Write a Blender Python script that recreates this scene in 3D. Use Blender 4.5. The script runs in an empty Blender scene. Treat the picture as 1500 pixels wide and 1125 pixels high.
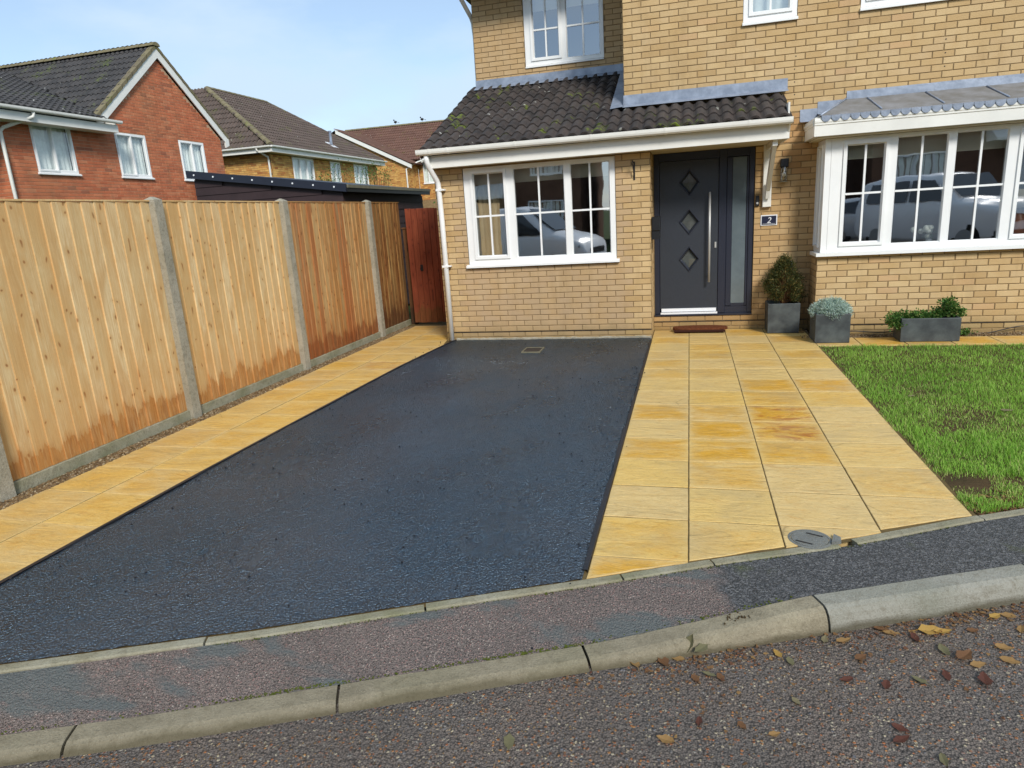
import bpy, math, random
import numpy as np
from mathutils import Matrix, Vector
random.seed(7); rng = np.random.default_rng(7)
S = bpy.context.scene
COL = S.collection
R = math.radians

# ------------------------------------------------------------------ camera
cam = bpy.data.cameras.new('camera'); camo = bpy.data.objects.new('camera', cam); COL.objects.link(camo)
def cam_rows(y, p, r):
    cy, sy, cp, sp = math.cos(y), math.sin(y), math.cos(p), math.sin(p)
    f = Vector((sy*cp, cy*cp, -sp)); rt = Vector((cy, -sy, 0)); up = rt.cross(f)
    c, s = math.cos(r), math.sin(r)
    return rt*c + up*s, up*c - rt*s, f
CR, CU, CF = cam_rows(R(-15.373), R(14.1925), R(-3.62))
CP = Vector((0, -8.52, 1.62))
m = Matrix((CR, CU, -CF)).transposed().to_4x4(); m.translation = CP
camo.matrix_world = m
cam.sensor_width = 36; cam.lens = 972.67/1500*36
cam.clip_start = 0.05; cam.clip_end = 3000
S.camera = camo

# ------------------------------------------------------------------ sky, sun, exposure
SUN_EL, SUN_AZ = 38, 148          # azimuth clockwise from +Y (sun behind the viewer, to the right)
W = bpy.data.worlds.new('World'); S.world = W; W.use_nodes = True
nt = W.node_tree; nt.nodes.clear()
def wn(t, **k):
    n = nt.nodes.new(t)
    for a, b in k.items(): setattr(n, a, b)
    return n
sky = wn('ShaderNodeTexSky', sky_type='NISHITA', sun_disc=False, sun_elevation=R(SUN_EL), sun_rotation=R(SUN_AZ))
sky.air_density = 1.0; sky.dust_density = 0.4; sky.ozone_density = 1.6
tc = wn('ShaderNodeTexCoord'); mp = wn('ShaderNodeMapping'); mp.inputs['Scale'].default_value = (1.3, 1.3, 3.6)
mp.inputs['Rotation'].default_value = (0.25, 0.35, 0.5)
no = wn('ShaderNodeTexNoise'); no.inputs['Scale'].default_value = 2.6; no.inputs['Detail'].default_value = 7; no.inputs['Roughness'].default_value = 0.52
cr = wn('ShaderNodeValToRGB'); cr.color_ramp.elements[0].position = 0.40; cr.color_ramp.elements[1].position = 0.60
cr.color_ramp.elements[0].color = (0.34, 0.34, 0.34, 1); cr.color_ramp.elements[1].color = (.94, .94, .94, 1)
mx = wn('ShaderNodeMix', data_type='RGBA')
mx.inputs[7].default_value = (3.9, 4.95, 6.0, 1)      # thin bright cloud, in the sky texture's own units
bg = wn('ShaderNodeBackground'); bg.inputs['Strength'].default_value = 0.105
out = wn('ShaderNodeOutputWorld')
L = nt.links.new
L(tc.outputs['Generated'], mp.inputs[0]); L(mp.outputs[0], no.inputs['Vector']); L(no.outputs[0], cr.inputs[0])
L(cr.outputs[0], mx.inputs[0]); L(sky.outputs[0], mx.inputs[6]); L(mx.outputs[2], bg.inputs[0]); L(bg.outputs[0], out.inputs[0])
sl = bpy.data.lights.new('sun', 'SUN'); sl.energy = 2.2; sl.angle = R(14); sl.color = (1.0, 0.95, 0.87)
so = bpy.data.objects.new('sun', sl); COL.objects.link(so)
az = R(SUN_AZ); sd = Vector((math.sin(az)*math.cos(R(SUN_EL)), math.cos(az)*math.cos(R(SUN_EL)), math.sin(R(SUN_EL))))
so.rotation_euler = sd.to_track_quat('Z', 'Y').to_euler(); so.location = (3, -12, 12)
S.view_settings.view_transform = 'Standard'; S.view_settings.look = 'None'
S.view_settings.exposure = 0.68; S.view_settings.gamma = 1.0; S.view_settings.use_curve_mapping = False
S.cycles.max_bounces = 8; S.cycles.transparent_max_bounces = 12; S.cycles.caustics_reflective = False; S.cycles.caustics_refractive = False

# ------------------------------------------------------------------ helpers: colour, materials
def lin(r, g, b, k=1.0):
    def f(c):
        c /= 255.0
        return (c/12.92 if c <= .04045 else ((c+.055)/1.055)**2.4)*k
    return (f(r), f(g), f(b), 1)
class NT:
    def __init__(s, name, rough=.7, spec=.5, metal=0.0):
        s.m = bpy.data.materials.new(name); s.m.use_nodes = True
        s.t = s.m.node_tree; s.t.nodes.clear()
        s.o = s.n('ShaderNodeOutputMaterial'); s.b = s.n('ShaderNodeBsdfPrincipled')
        s.l(s.b.outputs[0], s.o.inputs[0])
        s.b.inputs['Roughness'].default_value = rough; s.b.inputs['Specular IOR Level'].default_value = spec
        s.b.inputs['Metallic'].default_value = metal
        s.geo = s.n('ShaderNodeNewGeometry'); s.pos = s.geo.outputs['Position']
    def n(s, t, **k):
        n = s.t.nodes.new(t)
        for a, b in k.items(): setattr(n, a, b)
        return n
    def l(s, a, b): s.t.links.new(a, b)
    def put(s, sock, v):
        if isinstance(v, bpy.types.NodeSocket): s.l(v, sock)
        else: sock.default_value = v
    def attr(s):
        if not hasattr(s, '_a'):
            a = s.n('ShaderNodeAttribute', attribute_name='tint'); s._a = a
            sp = s.n('ShaderNodeSeparateColor'); s.l(a.outputs['Color'], sp.inputs[0]); s._s = sp
        return s._s.outputs[0], s._s.outputs[1], s._s.outputs[2]
    def math(s, op, a, b=0.0, c=0.0):
        n = s.n('ShaderNodeMath', operation=op); s.put(n.inputs[0], a); s.put(n.inputs[1], b)
        if len(n.inputs) > 2: s.put(n.inputs[2], c)
        return n.outputs[0]
    def vec(s, scale=(1, 1, 1), loc=None, rot=(0, 0, 0), src=None):
        mp = s.n('ShaderNodeMapping'); mp.inputs['Scale'].default_value = scale; mp.inputs['Rotation'].default_value = rot
        s.l(src or s.pos, mp.inputs[0])
        if loc is not None: s.put(mp.inputs['Location'], loc)
        return mp.outputs[0]
    def comb(s, a, b, c):
        n = s.n('ShaderNodeCombineXYZ'); s.put(n.inputs[0], a); s.put(n.inputs[1], b); s.put(n.inputs[2], c); return n.outputs[0]
    def xyz(s, src=None):
        n = s.n('ShaderNodeSeparateXYZ'); s.l(src or s.pos, n.inputs[0]); return n.outputs
    def noise(s, v, scale, detail=3, rough=.5, dist=0.0, col=False):
        n = s.n('ShaderNodeTexNoise'); s.l(v, n.inputs['Vector']); n.inputs['Scale'].default_value = scale
        n.inputs['Detail'].default_value = detail; n.inputs['Roughness'].default_value = rough; n.inputs['Distortion'].default_value = dist
        return n.outputs[1 if col else 0]
    def vor(s, v, scale, feat='F1', out='Distance', rnd=1.0):
        n = s.n('ShaderNodeTexVoronoi', feature=feat); s.l(v, n.inputs['Vector']); n.inputs['Scale'].default_value = scale
        n.inputs['Randomness'].default_value = rnd
        return n.outputs[out]
    def ramp(s, f, stops):
        n = s.n('ShaderNodeValToRGB'); e = n.color_ramp.elements
        while len(e) > 1: e.remove(e[-1])
        for i, (p, c) in enumerate(stops):
            if not isinstance(c, tuple): c = (c, c, c, 1)
            if i == 0: e[0].position = p; e[0].color = c
            else: k = e.new(p); k.color = c
        s.l(f, n.inputs[0]); return n.outputs[0]
    def mix(s, f, a, b, mode='MIX'):
        n = s.n('ShaderNodeMix', data_type='RGBA', blend_type=mode); s.put(n.inputs[0], f); s.put(n.inputs[6], a); s.put(n.inputs[7], b)
        return n.outputs[2]
    def bump(s, h, strength, dist, prev=None):
        n = s.n('ShaderNodeBump'); n.inputs['Strength'].default_value = strength; n.inputs['Distance'].default_value = dist
        s.l(h, n.inputs['Height'])
        if prev: s.l(prev, n.inputs['Normal'])
        return n.outputs[0]
    def color(s, c): s.put(s.b.inputs['Base Color'], c)
    def rough(s, c): s.put(s.b.inputs['Roughness'], c)
    def normal(s, c): s.l(c, s.b.inputs['Normal'])

def brick_mat(name, stops, alt, fleck, k=1.0):
    m = NT(name, .85, .25); r, g, b = m.attr()
    base = m.mix(g, m.ramp(r, stops), alt)
    n1 = m.noise(m.pos, 5, 4); n2 = m.noise(m.pos, 90, 3, .6)
    base = m.mix(m.math('MULTIPLY', m.ramp(n1, [(.42, 0.0), (.68, 1.0)]), .40), base, fleck)
    st = m.noise(m.vec((6, 6, .7)), 1.0, 5, .65); base = m.mix(m.ramp(st, [(.52, 0.0), (.75, .30)]), base, lin(126, 104, 74)); base = m.mix(m.ramp(m.noise(m.pos, .8, 3), [(.35, .18), (.55, 0.0)]), base, lin(150, 126, 88))
    base = m.mix(m.ramp(n2, [(.56, 0.0), (.75, .38)]), base, fleck)
    base = m.mix(m.math('MULTIPLY', b, .5), base, lin(150, 100, 55))  # brown stain tint; on the door wall it also paints in shade
    # damp, greenish splash zone low on the wall
    z = m.xyz()[2]
    low = m.ramp(m.math('ADD', z, m.math('MULTIPLY', n1, .35)), [(.18, .55), (.42, 0.0)])
    base = m.mix(low, base, lin(122, 104, 58))
    m.color(base); m.normal(m.bump(n2, .5, .004)); return m.m
M = {}
M['brick'] = brick_mat('buff_brick', [(0, lin(184, 154, 110)), (.18, lin(192, 163, 118)), (.45, lin(197, 169, 125)), (.75, lin(202, 175, 132)), (.96, lin(208, 180, 134)), (1, lin(198, 164, 122))],
                      lin(184, 158, 126), lin(182, 148, 98))
M['red_brick'] = brick_mat('red_brick', [(0, lin(158, 100, 76)), (.10, lin(184, 108, 76)), (.4, lin(194, 112, 78)), (.8, lin(200, 120, 84)), (1, lin(206, 134, 98))],
                      lin(170, 114, 86), lin(150, 82, 58))
M['yellow_brick'] = brick_mat('mottled_yellow_brick', [(0, lin(166, 106, 60)), (.2, lin(198, 144, 78)), (.5, lin(216, 168, 94)), (.8, lin(222, 178, 106)), (1, lin(186, 120, 68))],
                      lin(190, 140, 90), lin(150, 96, 56))
def simple(name, c, rough=.6, spec=.4, metal=0, var=.0, vs=6, bump=0, bs=60, bd=.003, c2=None):
    m = NT(name, rough, spec, metal)
    if var or c2:
        n = m.noise(m.pos, vs, 5, .6)
        c = m.mix(m.ramp(n, [(.38, 0.0), (.68, 1.0)]), c, c2 or tuple(list(np.array(c[:3])*(1-var))+[1]))
    m.color(c)
    if bump: m.normal(m.bump(m.noise(m.pos, bs, 4), bump, bd))
    return m.m
M['mortar'] = simple('mortar', lin(148, 126, 94), .95, .1, 0, .3, 9, .4)
M['red_mortar'] = simple('grey_mortar', lin(196, 164, 136), .95, .1, 0, .2, 9)
M['upvc'] = simple('white_upvc', lin(238, 239, 238), .32, .5, 0, .05, 3)
M['cream'] = simple('white_painted_fascia', lin(232, 231, 224), .38, .5, 0, .1, 2.5)
M['soffit'] = simple('soffit_board', lin(206, 196, 170), .6, .3, 0, .1, 3)
M['anthracite'] = simple('anthracite_door_skin', lin(48, 53, 62), .42, .5, 0, .12, 40, .15, 240, .001)
M['anthracite_frame'] = simple('anthracite_frame', lin(38, 42, 56), .35, .5)
M['steel'] = simple('brushed_steel', lin(186, 186, 184), .45, .6, .35)
M['alu'] = simple('aluminium_threshold', lin(230, 234, 240), .25, .6, 0)
M['black'] = simple('black_plastic', lin(26, 27, 30), .4, .5)
M['iron'] = simple('black_iron', lin(24, 24, 26), .5, .5)
M['room'] = simple('room_plaster', lin(96, 88, 80), .9, .1, 0, .2, 2)
M['blind'] = simple('cream_blind', lin(240, 232, 208), .8, .1, 0, .06, 8)
M['curtain'] = simple('beige_curtain', lin(176, 160, 130), .9, .1, 0, .15, 5)
M['net'] = simple('net_curtain', lin(240, 246, 240), .9, .1, 0, .16, 9)
M['lead'] = simple('lead_flashing', lin(128, 138, 154), .42, .5, .25, .25, 7, .35, 14, .01, lin(158, 168, 184))
M['leadroof'] = simple('grey_lead_roofing', lin(112, 110, 106), .8, .25, 0, .2, 5, .4, 12, .01, lin(134, 134, 136))
def conc(name, a, b, sc=1.0, moss=.0, foot=False):
    m = NT(name, .9, .2)
    n1 = m.noise(m.pos, 4*sc, 5, .6); n2 = m.noise(m.pos, 120, 3, .6); v = m.vor(m.pos, 160)
    c = m.mix(m.ramp(n1, [(.35, 0.0), (.7, 1.0)]), a, b)
    c = m.mix(m.ramp(n2, [(.5, 0.0), (.75, .45)]), c, lin(88, 82, 66))
    c = m.mix(m.ramp(v, [(.0, .5), (.25, 0.0)]), c, lin(205, 198, 178))
    if moss:
        z = m.noise(m.pos, 2.3, 4); c = m.mix(m.ramp(z, [(.52, 0.0), (.7, moss)]), c, lin(84, 92, 44))
    gr = m.noise(m.pos, 26, 4, .65); c = m.mix(m.ramp(gr, [(.5, 0.0), (.72, .5)]), c, lin(100, 92, 74))
    if foot:
        fz = m.math('ADD', m.math('MULTIPLY', m.math('ADD', m.xyz()[2], .1), 12.0), m.math('MULTIPLY', m.math('SUBTRACT', n1, .5), .9)); c = m.mix(m.ramp(fz, [(.12, .75), (.38, 0.0)]), c, lin(74, 68, 50))
    m.color(c); m.normal(m.bump(n2, .8, .006, m.bump(gr, .5, .008))); return m.m
M['kerb_old'] = conc('weathered_kerb_concrete', lin(150, 141, 120), lin(122, 114, 96), 1, .14, True)
M['kerb_new'] = conc('newer_kerb_concrete', lin(146, 144, 134), lin(126, 126, 114), .7, 0, True)
M['edging'] = conc('edging_concrete', lin(150, 146, 128), lin(128, 122, 98), 1, .5)
M['post'] = conc('concrete_post', lin(170, 164, 148), lin(148, 144, 128), 1)
M['gravel_board'] = conc('gravel_board', lin(160, 156, 136), lin(132, 132, 106), 1.4, .35)

# fence timber: grain along Z, knots, wet foot
def timber(name, dry, dry2, streak, knot, wet, grey=None, wetamt=1.0, foot=.16, alt=None):
    m = NT(name, .75, .3); r, g, b = m.attr()
    off = m.comb(m.math('MULTIPLY', r, 37.0), m.math('MULTIPLY', g, 51.0), m.math('MULTIPLY', b, 23.0))
    add = m.n('ShaderNodeVectorMath', operation='ADD'); m.l(m.pos, add.inputs[0]); m.l(off, add.inputs[1]); p = add.outputs[0]
    grain = m.noise(m.vec((34, 34, 1.6), src=p), 1.6, 6, .68, 1.6)
    fine = m.noise(m.vec((160, 160, 3.0), src=p), 1.2, 3, .6)
    big = m.noise(m.vec((3, 3, .8), src=p), 1.3, 4, .6, 1.2)
    X_ = m.xyz(p); hx = m.math('ADD', X_[0], X_[1]); k2 = m.comb(m.math('MULTIPLY', hx, 9.0), m.math('MULTIPLY', m.math('ADD', X_[2], m.math('MULTIPLY', m.noise(m.vec((3, 3, 3)), 1.0, 2), .5)), 5.2), 0.0)
    kv = m.n('ShaderNodeTexVoronoi', voronoi_dimensions='2D'); m.l(k2, kv.inputs['Vector']); kv.inputs['Scale'].default_value = 1.0; kn = kv.outputs['Distance']; kd = kv.outputs['Color']
    ks = m.n('ShaderNodeSeparateColor'); m.l(kd, ks.inputs[0])
    c = m.mix(r, dry, dry2)
    c = m.mix(m.ramp(big, [(.4, 0.0), (.65, .75)]), c, streak)
    bl = m.noise(m.vec((13, 13, 4.5)), 1.0, 4, .6, 1.0); c = m.mix(m.ramp(bl, [(.5, 0.0), (.72, .4)]), c, dry2); c = m.mix(m.ramp(bl, [(.3, .35), (.44, 0.0)]), c, streak)
    c = m.mix(m.ramp(grain, [(.42, 0.0), (.66, .75)]), c, streak)
    c = m.mix(m.ramp(fine, [(.3, .25), (.55, 0.0)]), c, knot)
    if alt: c = m.mix(m.math('MULTIPLY', m.ramp(g, [(.58, 0.0), (.64, .75)]), m.ramp(fine, [(.3, 1.0), (.7, .5)])), c, alt)
    if grey: c = m.mix(m.math('MULTIPLY', m.ramp(m.noise(m.vec((14, 14, .7), src=p), 1.1, 4, .6), [(.5, 0.0), (.7, .8)]), 1.0), c, grey)
    isk = m.ramp(ks.outputs[0], [(.40, 0.0), (.44, 1.0)])
    c = m.mix(m.math('MULTIPLY', isk, m.ramp(kn, [(.10, .5), (.34, 0.0)])), c, streak)
    c = m.mix(m.math('MULTIPLY', isk, m.ramp(kn, [(.025, .85), (.06, .6), (.10, 0.0)])), c, knot)
    z = m.xyz()[2]
    wz = m.math('SUBTRACT', z, m.math('MULTIPLY', m.noise(m.vec((9, 9, 1.0)), 1.0, 4, .65), .42))
    wz = m.math('SUBTRACT', wz, m.math('MULTIPLY', r, .10))
    wf = m.math('MULTIPLY', m.ramp(wz, [(foot-.38, wetamt*.95), (foot-.22, wetamt*.62), (foot-.10, wetamt*.25), (foot+.25, 0.0)]), m.ramp(grain, [(.35, .6), (.6, 1.0)])); c = m.mix(wf, c, wet); c = m.mix(m.math('MULTIPLY', wf, m.ramp(bl, [(.5, 0.0), (.62, .6)])), c, knot)
    m.color(c); m.normal(m.bump(grain, .25, .004, m.bump(fine, .3, .002))); return m.m
M['wood_a'] = timber('pale_softwood', lin(208, 178, 126), lin(236, 214, 168), lin(206, 164, 106), lin(148, 98, 54), lin(176, 118, 58))
M['wood_c'] = timber('reddish_softwood', lin(176, 134, 82), lin(214, 182, 128), lin(176, 120, 66), lin(96, 56, 34), lin(132, 72, 34), lin(168, 146, 106), alt=lin(158, 84, 44))
M['wood_d'] = timber('streaky_brown_softwood', lin(170, 130, 76), lin(190, 150, 92), lin(122, 72, 34), lin(74, 42, 24), lin(78, 46, 26), lin(148, 128, 84), foot=.26, alt=lin(122, 76, 36))
M['gate_wood'] = timber('red_brown_stained_timber', lin(142, 70, 44), lin(152, 80, 52), lin(116, 52, 32), lin(70, 28, 18), lin(96, 78, 34), foot=.12, wetamt=.5)
M['old_wood'] = timber('old_brown_timber', lin(112, 76, 44), lin(122, 84, 48), lin(80, 50, 28), lin(48, 30, 18), lin(60, 40, 24))
M['shed_wood'] = simple('dark_stained_shiplap', lin(58, 44, 46), .7, .3, 0, .3, 3, .3, 40)
M['shed_trim'] = simple('navy_felt_trim', lin(34, 38, 52), .5, .4, 0, .15, 5)

# riven sandstone
def slab_mat():
    m = NT('riven_yellow_sandstone', .55, .35); r, g, b = m.attr()
    off = m.comb(m.math('MULTIPLY', r, 31.0), m.math('MULTIPLY', r, 117.0), m.math('MULTIPLY', r, 5.0))
    add = m.n('ShaderNodeVectorMath', operation='ADD'); m.l(m.pos, add.inputs[0]); m.l(off, add.inputs[1]); p = add.outputs[0]
    c = m.mix(r, lin(212, 180, 108), lin(206, 180, 126))
    n1 = m.noise(m.vec((1.6, 3.4, 1), src=p), 1.9, 5, .6, .6)
    amt = m.math('MULTIPLY', m.ramp(n1, [(.30, .25), (.55, 1.0)]), m.math('ADD', m.math('MULTIPLY', g, .9), .04))
    c = m.mix(amt, c, lin(204, 152, 40))
    n2 = m.noise(m.vec((1, 3.5, 1), src=p), 4.0, 5, .65, 1.0)
    c = m.mix(m.ramp(n2, [(.58, 0.0), (.78, .55)]), c, lin(186, 128, 52))
    rust = m.math('MULTIPLY', m.ramp(m.noise(m.vec((1, 3, 1), src=p), 3.6, 5, .7, 1.5), [(.50, 0.0), (.60, .85)]), b)
    c = m.mix(rust, c, lin(158, 84, 30))
    n6 = m.noise(m.vec((1.5, 4.5, 1), rot=(0, 0, .2), src=p), 11, 5, .7, 1.4); c = m.mix(m.math('MULTIPLY', m.ramp(n6, [(.5, 0.0), (.66, .8)]), m.math('ADD', m.math('MULTIPLY', g, .7), .25)), c, lin(184, 128, 40)); c = m.mix(m.ramp(n6, [(.28, .45), (.42, 0.0)]), c, lin(226, 202, 150))
    n7 = m.noise(p, 55, 4, .7); c = m.mix(m.ramp(n7, [(.55, 0.0), (.72, .4)]), c, lin(140, 116, 70))
    n3 = m.noise(p, 2.2, 5, .6); c = m.mix(m.ramp(n3, [(.45, 0.0), (.7, .5)]), c, lin(172, 152, 112))
    n5 = m.noise(m.vec((1, 2.2, 1), src=p), 7, 5, .65, .8); c = m.mix(m.ramp(n5, [(.56, 0.0), (.74, .45)]), c, lin(150, 128, 84))
    # thin dark veins where the stone has split
    ve = m.vor(m.vec((.8, 1.7, 1), src=m.mix(.12, p, m.noise(p, 3, 4, .6, 0, True))), 1.0, 'DISTANCE_TO_EDGE')
    vm = m.math('MULTIPLY', m.ramp(ve, [(.0, .55), (.005, 0.0)]), m.ramp(m.noise(p, 1.7, 3), [(.55, 0.0), (.62, 1.0)]))
    c = m.mix(vm, c, lin(118, 98, 62))
    f = m.noise(p, 140, 3, .6); c = m.mix(m.ramp(f, [(.6, 0.0), (.8, .3)]), c, lin(126, 96, 48))
    m.color(c); m.rough(m.ramp(n1, [(.3, .58), (.7, .34)]))
    riv = m.noise(m.vec((1, 2.6, 1), src=p), 3.2, 6, .55, 1.2)
    m.normal(m.bump(riv, .7, .020, m.bump(n7, .5, .004, m.bump(f, .4, .002)))); return m.m
M['slab'] = slab_mat()
M['joint'] = simple('jointing_sand', lin(104, 88, 58), .95, .1, 0, .3, 12)

def tarmac_mat():
    m = NT('wet_fresh_tarmac', .3, .5)
    m.b.inputs['IOR'].default_value = 2.3; m.b.inputs['Specular Tint'].default_value = (.48, .74, 1.0, 1)  # blue in specular tint and base colour stands in for reflected sky
    n = m.noise(m.pos, 120, 3, .7); n2 = m.noise(m.pos, 40, 4, .7); n3 = m.noise(m.vec((1, .6, 1)), 1.3, 5, .65); n4 = m.noise(m.vec((1, .7, 1)), 9, 4, .6)
    v = m.vor(m.pos, 82)
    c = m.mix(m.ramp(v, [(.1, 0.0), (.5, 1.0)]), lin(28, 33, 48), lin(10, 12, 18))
    c = m.mix(m.ramp(m.noise(m.pos, .55, 3), [(.42, 0.0), (.60, .75)]), c, lin(50, 42, 40))  # brownish sheen painted into the base colour as patches
    c = m.mix(m.ramp(m.noise(m.pos, 95, 2, .5), [(.66, 0.0), (.72, .5)]), c, lin(74, 78, 88))
    m.color(c); m.rough(m.math('ADD', m.ramp(n3, [(.3, .12), (.7, .40)]), m.math('MULTIPLY', n4, .14)))
    h = m.math('ADD', m.math('MULTIPLY', v, -.9), m.math('ADD', m.math('MULTIPLY', n, .5), m.math('MULTIPLY', n2, 1.3)))
    m.normal(m.bump(h, 1.0, .0135)); return m.m
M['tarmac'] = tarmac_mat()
M['tarmac_edge'] = simple('smooth_sealed_tarmac_edge', lin(24, 26, 34), .5, .6, 0, .2, 8, .5, 60, .006)

def road_mat(name, base, base2, chips, chipamt, wet=.5, sc=70, right=None):
    m = NT(name, .6, .45)
    vc = m.vor(m.pos, sc, out='Color'); vd = m.vor(m.pos, sc); sp = m.n('ShaderNodeSeparateColor'); m.l(vc, sp.inputs[0])
    vc2 = m.vor(m.pos, sc*2.1, out='Color'); vd2 = m.vor(m.pos, sc*2.1); sp2 = m.n('ShaderNodeSeparateColor'); m.l(vc2, sp2.inputs[0])
    big = m.noise(m.pos, 1.4, 4, .6)
    c = m.mix(m.ramp(big, [(.35, 0.0), (.65, 1.0)]), base, base2)
    c = m.mix(m.ramp(sp2.outputs[0], [(.0, 0.0), (1, .75)]), c, lin(100, 92, 86))
    ch = m.ramp(sp.outputs[1], chips)
    amt = m.ramp(m.math('ADD', sp.outputs[0], m.math('MULTIPLY', m.math('SUBTRACT', big, .5), .8)), [(chipamt, 0.0), (chipamt+.05, 1.0)])
    amt = m.math('MULTIPLY', amt, m.ramp(vd, [(.30, 1.0), (.42, 0.0)]))
    c = m.mix(amt, c, ch)
    c = m.mix(m.ramp(m.noise(m.vec((1, 1.6, 1)), .9, 5, .65, .8), [(.44, 0.0), (.64, .3)]), c, lin(70, 66, 62))
    c = m.mix(m.ramp(vd2, [(.35, 0.0), (.75, .8)]), c, lin(42, 38, 35))
    h = m.math('ADD', m.math('MULTIPLY', vd, -1.0), m.math('MULTIPLY', vd2, -.6))
    m.color(c); m.rough(m.ramp(big, [(.3, .38), (.7, .62)])); m.normal(m.bump(h, .9, .008)); return m, c, h
mm, _, _ = road_mat('road_aggregate', lin(124, 108, 96), lin(104, 98, 92),
    [(0, lin(178, 124, 66)), (.3, lin(158, 92, 50)), (.5, lin(126, 104, 94)), (.7, lin(196, 182, 150)), (1, lin(104, 106, 116))], .42)
M['road'] = mm.m
def pave_mat():
    m, c, h = road_mat('pink_pavement_aggregate', lin(150, 132, 124), lin(132, 118, 112),
        [(0, lin(176, 146, 138)), (.5, lin(150, 112, 104)), (1, lin(196, 184, 172))], .42, sc=105)
    x = m.xyz(); n = m.noise(m.vec((1, 1.6, 1)), 2.6, 5, .6, .4)
    # blue-green sealant patches, in two long smears
    patch = m.ramp(m.noise(m.vec((1.0, 2.2, 1), rot=(0, 0, -.42)), 1.9, 5, .55, .3), [(.505, 0.0), (.57, .8)])
    c = m.mix(patch, c, m.mix(m.noise(m.pos, 30, 4), lin(74, 82, 84), lin(96, 104, 102)))
    # darker coarse asphalt beyond the join on the right
    d = m.math('ADD', x[0], m.math('MULTIPLY', m.math('SUBTRACT', m.noise(m.pos, 7, 4), .5), .35))
    dk = m.ramp(m.math('SUBTRACT', d, m.math('MULTIPLY', m.math('ADD', x[1], 5.9), -.3)), [(.12, 0.0), (.22, 1.0)])
    vd = m.vor(m.pos, 120, out='Color'); s2 = m.n('ShaderNodeSeparateColor'); m.l(vd, s2.inputs[0])
    c = m.mix(dk, c, m.ramp(s2.outputs[0], [(0, lin(48, 49, 50)), (.6, lin(74, 75, 76)), (.9, lin(100, 100, 102)), (1, lin(110, 110, 108))]))
    mo = m.ramp(m.noise(m.pos, 3.1, 5, .6), [(.6, 0.0), (.7, .6)])
    c = m.mix(m.math('MULTIPLY', mo, dk), c, lin(74, 82, 36))
    m.color(c); return m.m
M['pavement'] = pave_mat()
M['ground'] = simple('bare_soil', lin(82, 66, 46), .95, .1, 0, .3, 5, .6, 30, .02, lin(66, 56, 38))
M['far_ground'] = simple('far_turf', lin(70, 82, 44), .95, .1, 0, .3, .8)
def grass_mat(name, a, b, dry):
    m = NT(name, .55, .3); r, g, bb = m.attr()
    c = m.mix(r, a, b); c = m.mix(m.math('MULTIPLY', g, 1.0), c, dry)
    m.color(c); m.b.inputs['Subsurface Weight'].default_value = 0.0
    tr = m.n('ShaderNodeBsdfTranslucent'); m.put(tr.inputs[0], c); mix = m.n('ShaderNodeMixShader'); mix.inputs[0].default_value = .35
    m.l(m.b.outputs[0], mix.inputs[1]); m.l(tr.outputs[0], mix.inputs[2]); m.l(mix.outputs[0], m.o.inputs[0]); return m.m
M['grass'] = grass_mat('lawn_blades', lin(106, 156, 46), lin(164, 206, 84), lin(192, 190, 124))
M['leaf_green'] = grass_mat('glossy_green_leaves', lin(44, 84, 34), lin(96, 134, 62), lin(150, 160, 90))
M['leaf_olive'] = grass_mat('bronze_green_needles', lin(40, 52, 28), lin(96, 100, 52), lin(142, 116, 62))
M['leaf_silver'] = grass_mat('silver_blue_foliage', lin(146, 170, 160), lin(206, 222, 212), lin(150, 170, 140))
M['fallen'] = grass_mat('dead_leaf', lin(116, 82, 54), lin(168, 134, 84), lin(100, 62, 50))
M['fallen_green'] = grass_mat('green_dead_leaf', lin(112, 108, 76), lin(140, 134, 104), lin(120, 100, 70))
M['stem'] = simple('woody_stem', lin(92, 66, 44), .9, .1)
M['pebble'] = grass_mat('shingle', lin(150, 122, 84), lin(96, 78, 58), lin(196, 180, 150))
M['slate_pot'] = simple('dark_slate_planter', lin(58, 62, 64), .62, .35, 0, .3, 6, .25, 18, .004, lin(84, 90, 90))
M['soil'] = simple('potting_soil', lin(38, 30, 24), .95, .1, 0, .3, 20, .6, 60)
M['mat'] = simple('brown_coir', lin(106, 62, 40), .95, .1, 0, .35, 30, .7, 120, .006)
M['matdark'] = simple('dark_rubber_edge', lin(50, 26, 20), .8, .2)
M['cover'] = conc('grey_cover_casting', lin(120, 122, 118), lin(104, 106, 104), 1)
M['galv'] = simple('galvanised_frame', lin(128, 124, 104), .5, .5, .2, .3, 12)
M['navy'] = simple('navy_slate_plaque', lin(36, 40, 62), .3, .5)
M['white'] = simple('white_plastic', lin(226, 228, 232), .4, .5)
M['paleblue'] = simple('pale_blue_plastic', lin(150, 180, 200), .5, .4)
M['flower'] = simple('white_petals', lin(236, 236, 224), .7, .3)
M['cable'] = simple('black_cable', lin(20, 20, 20), .5, .4)
M['bulb'] = simple('clear_bulb', lin(224, 214, 190), .15, .6)

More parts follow.
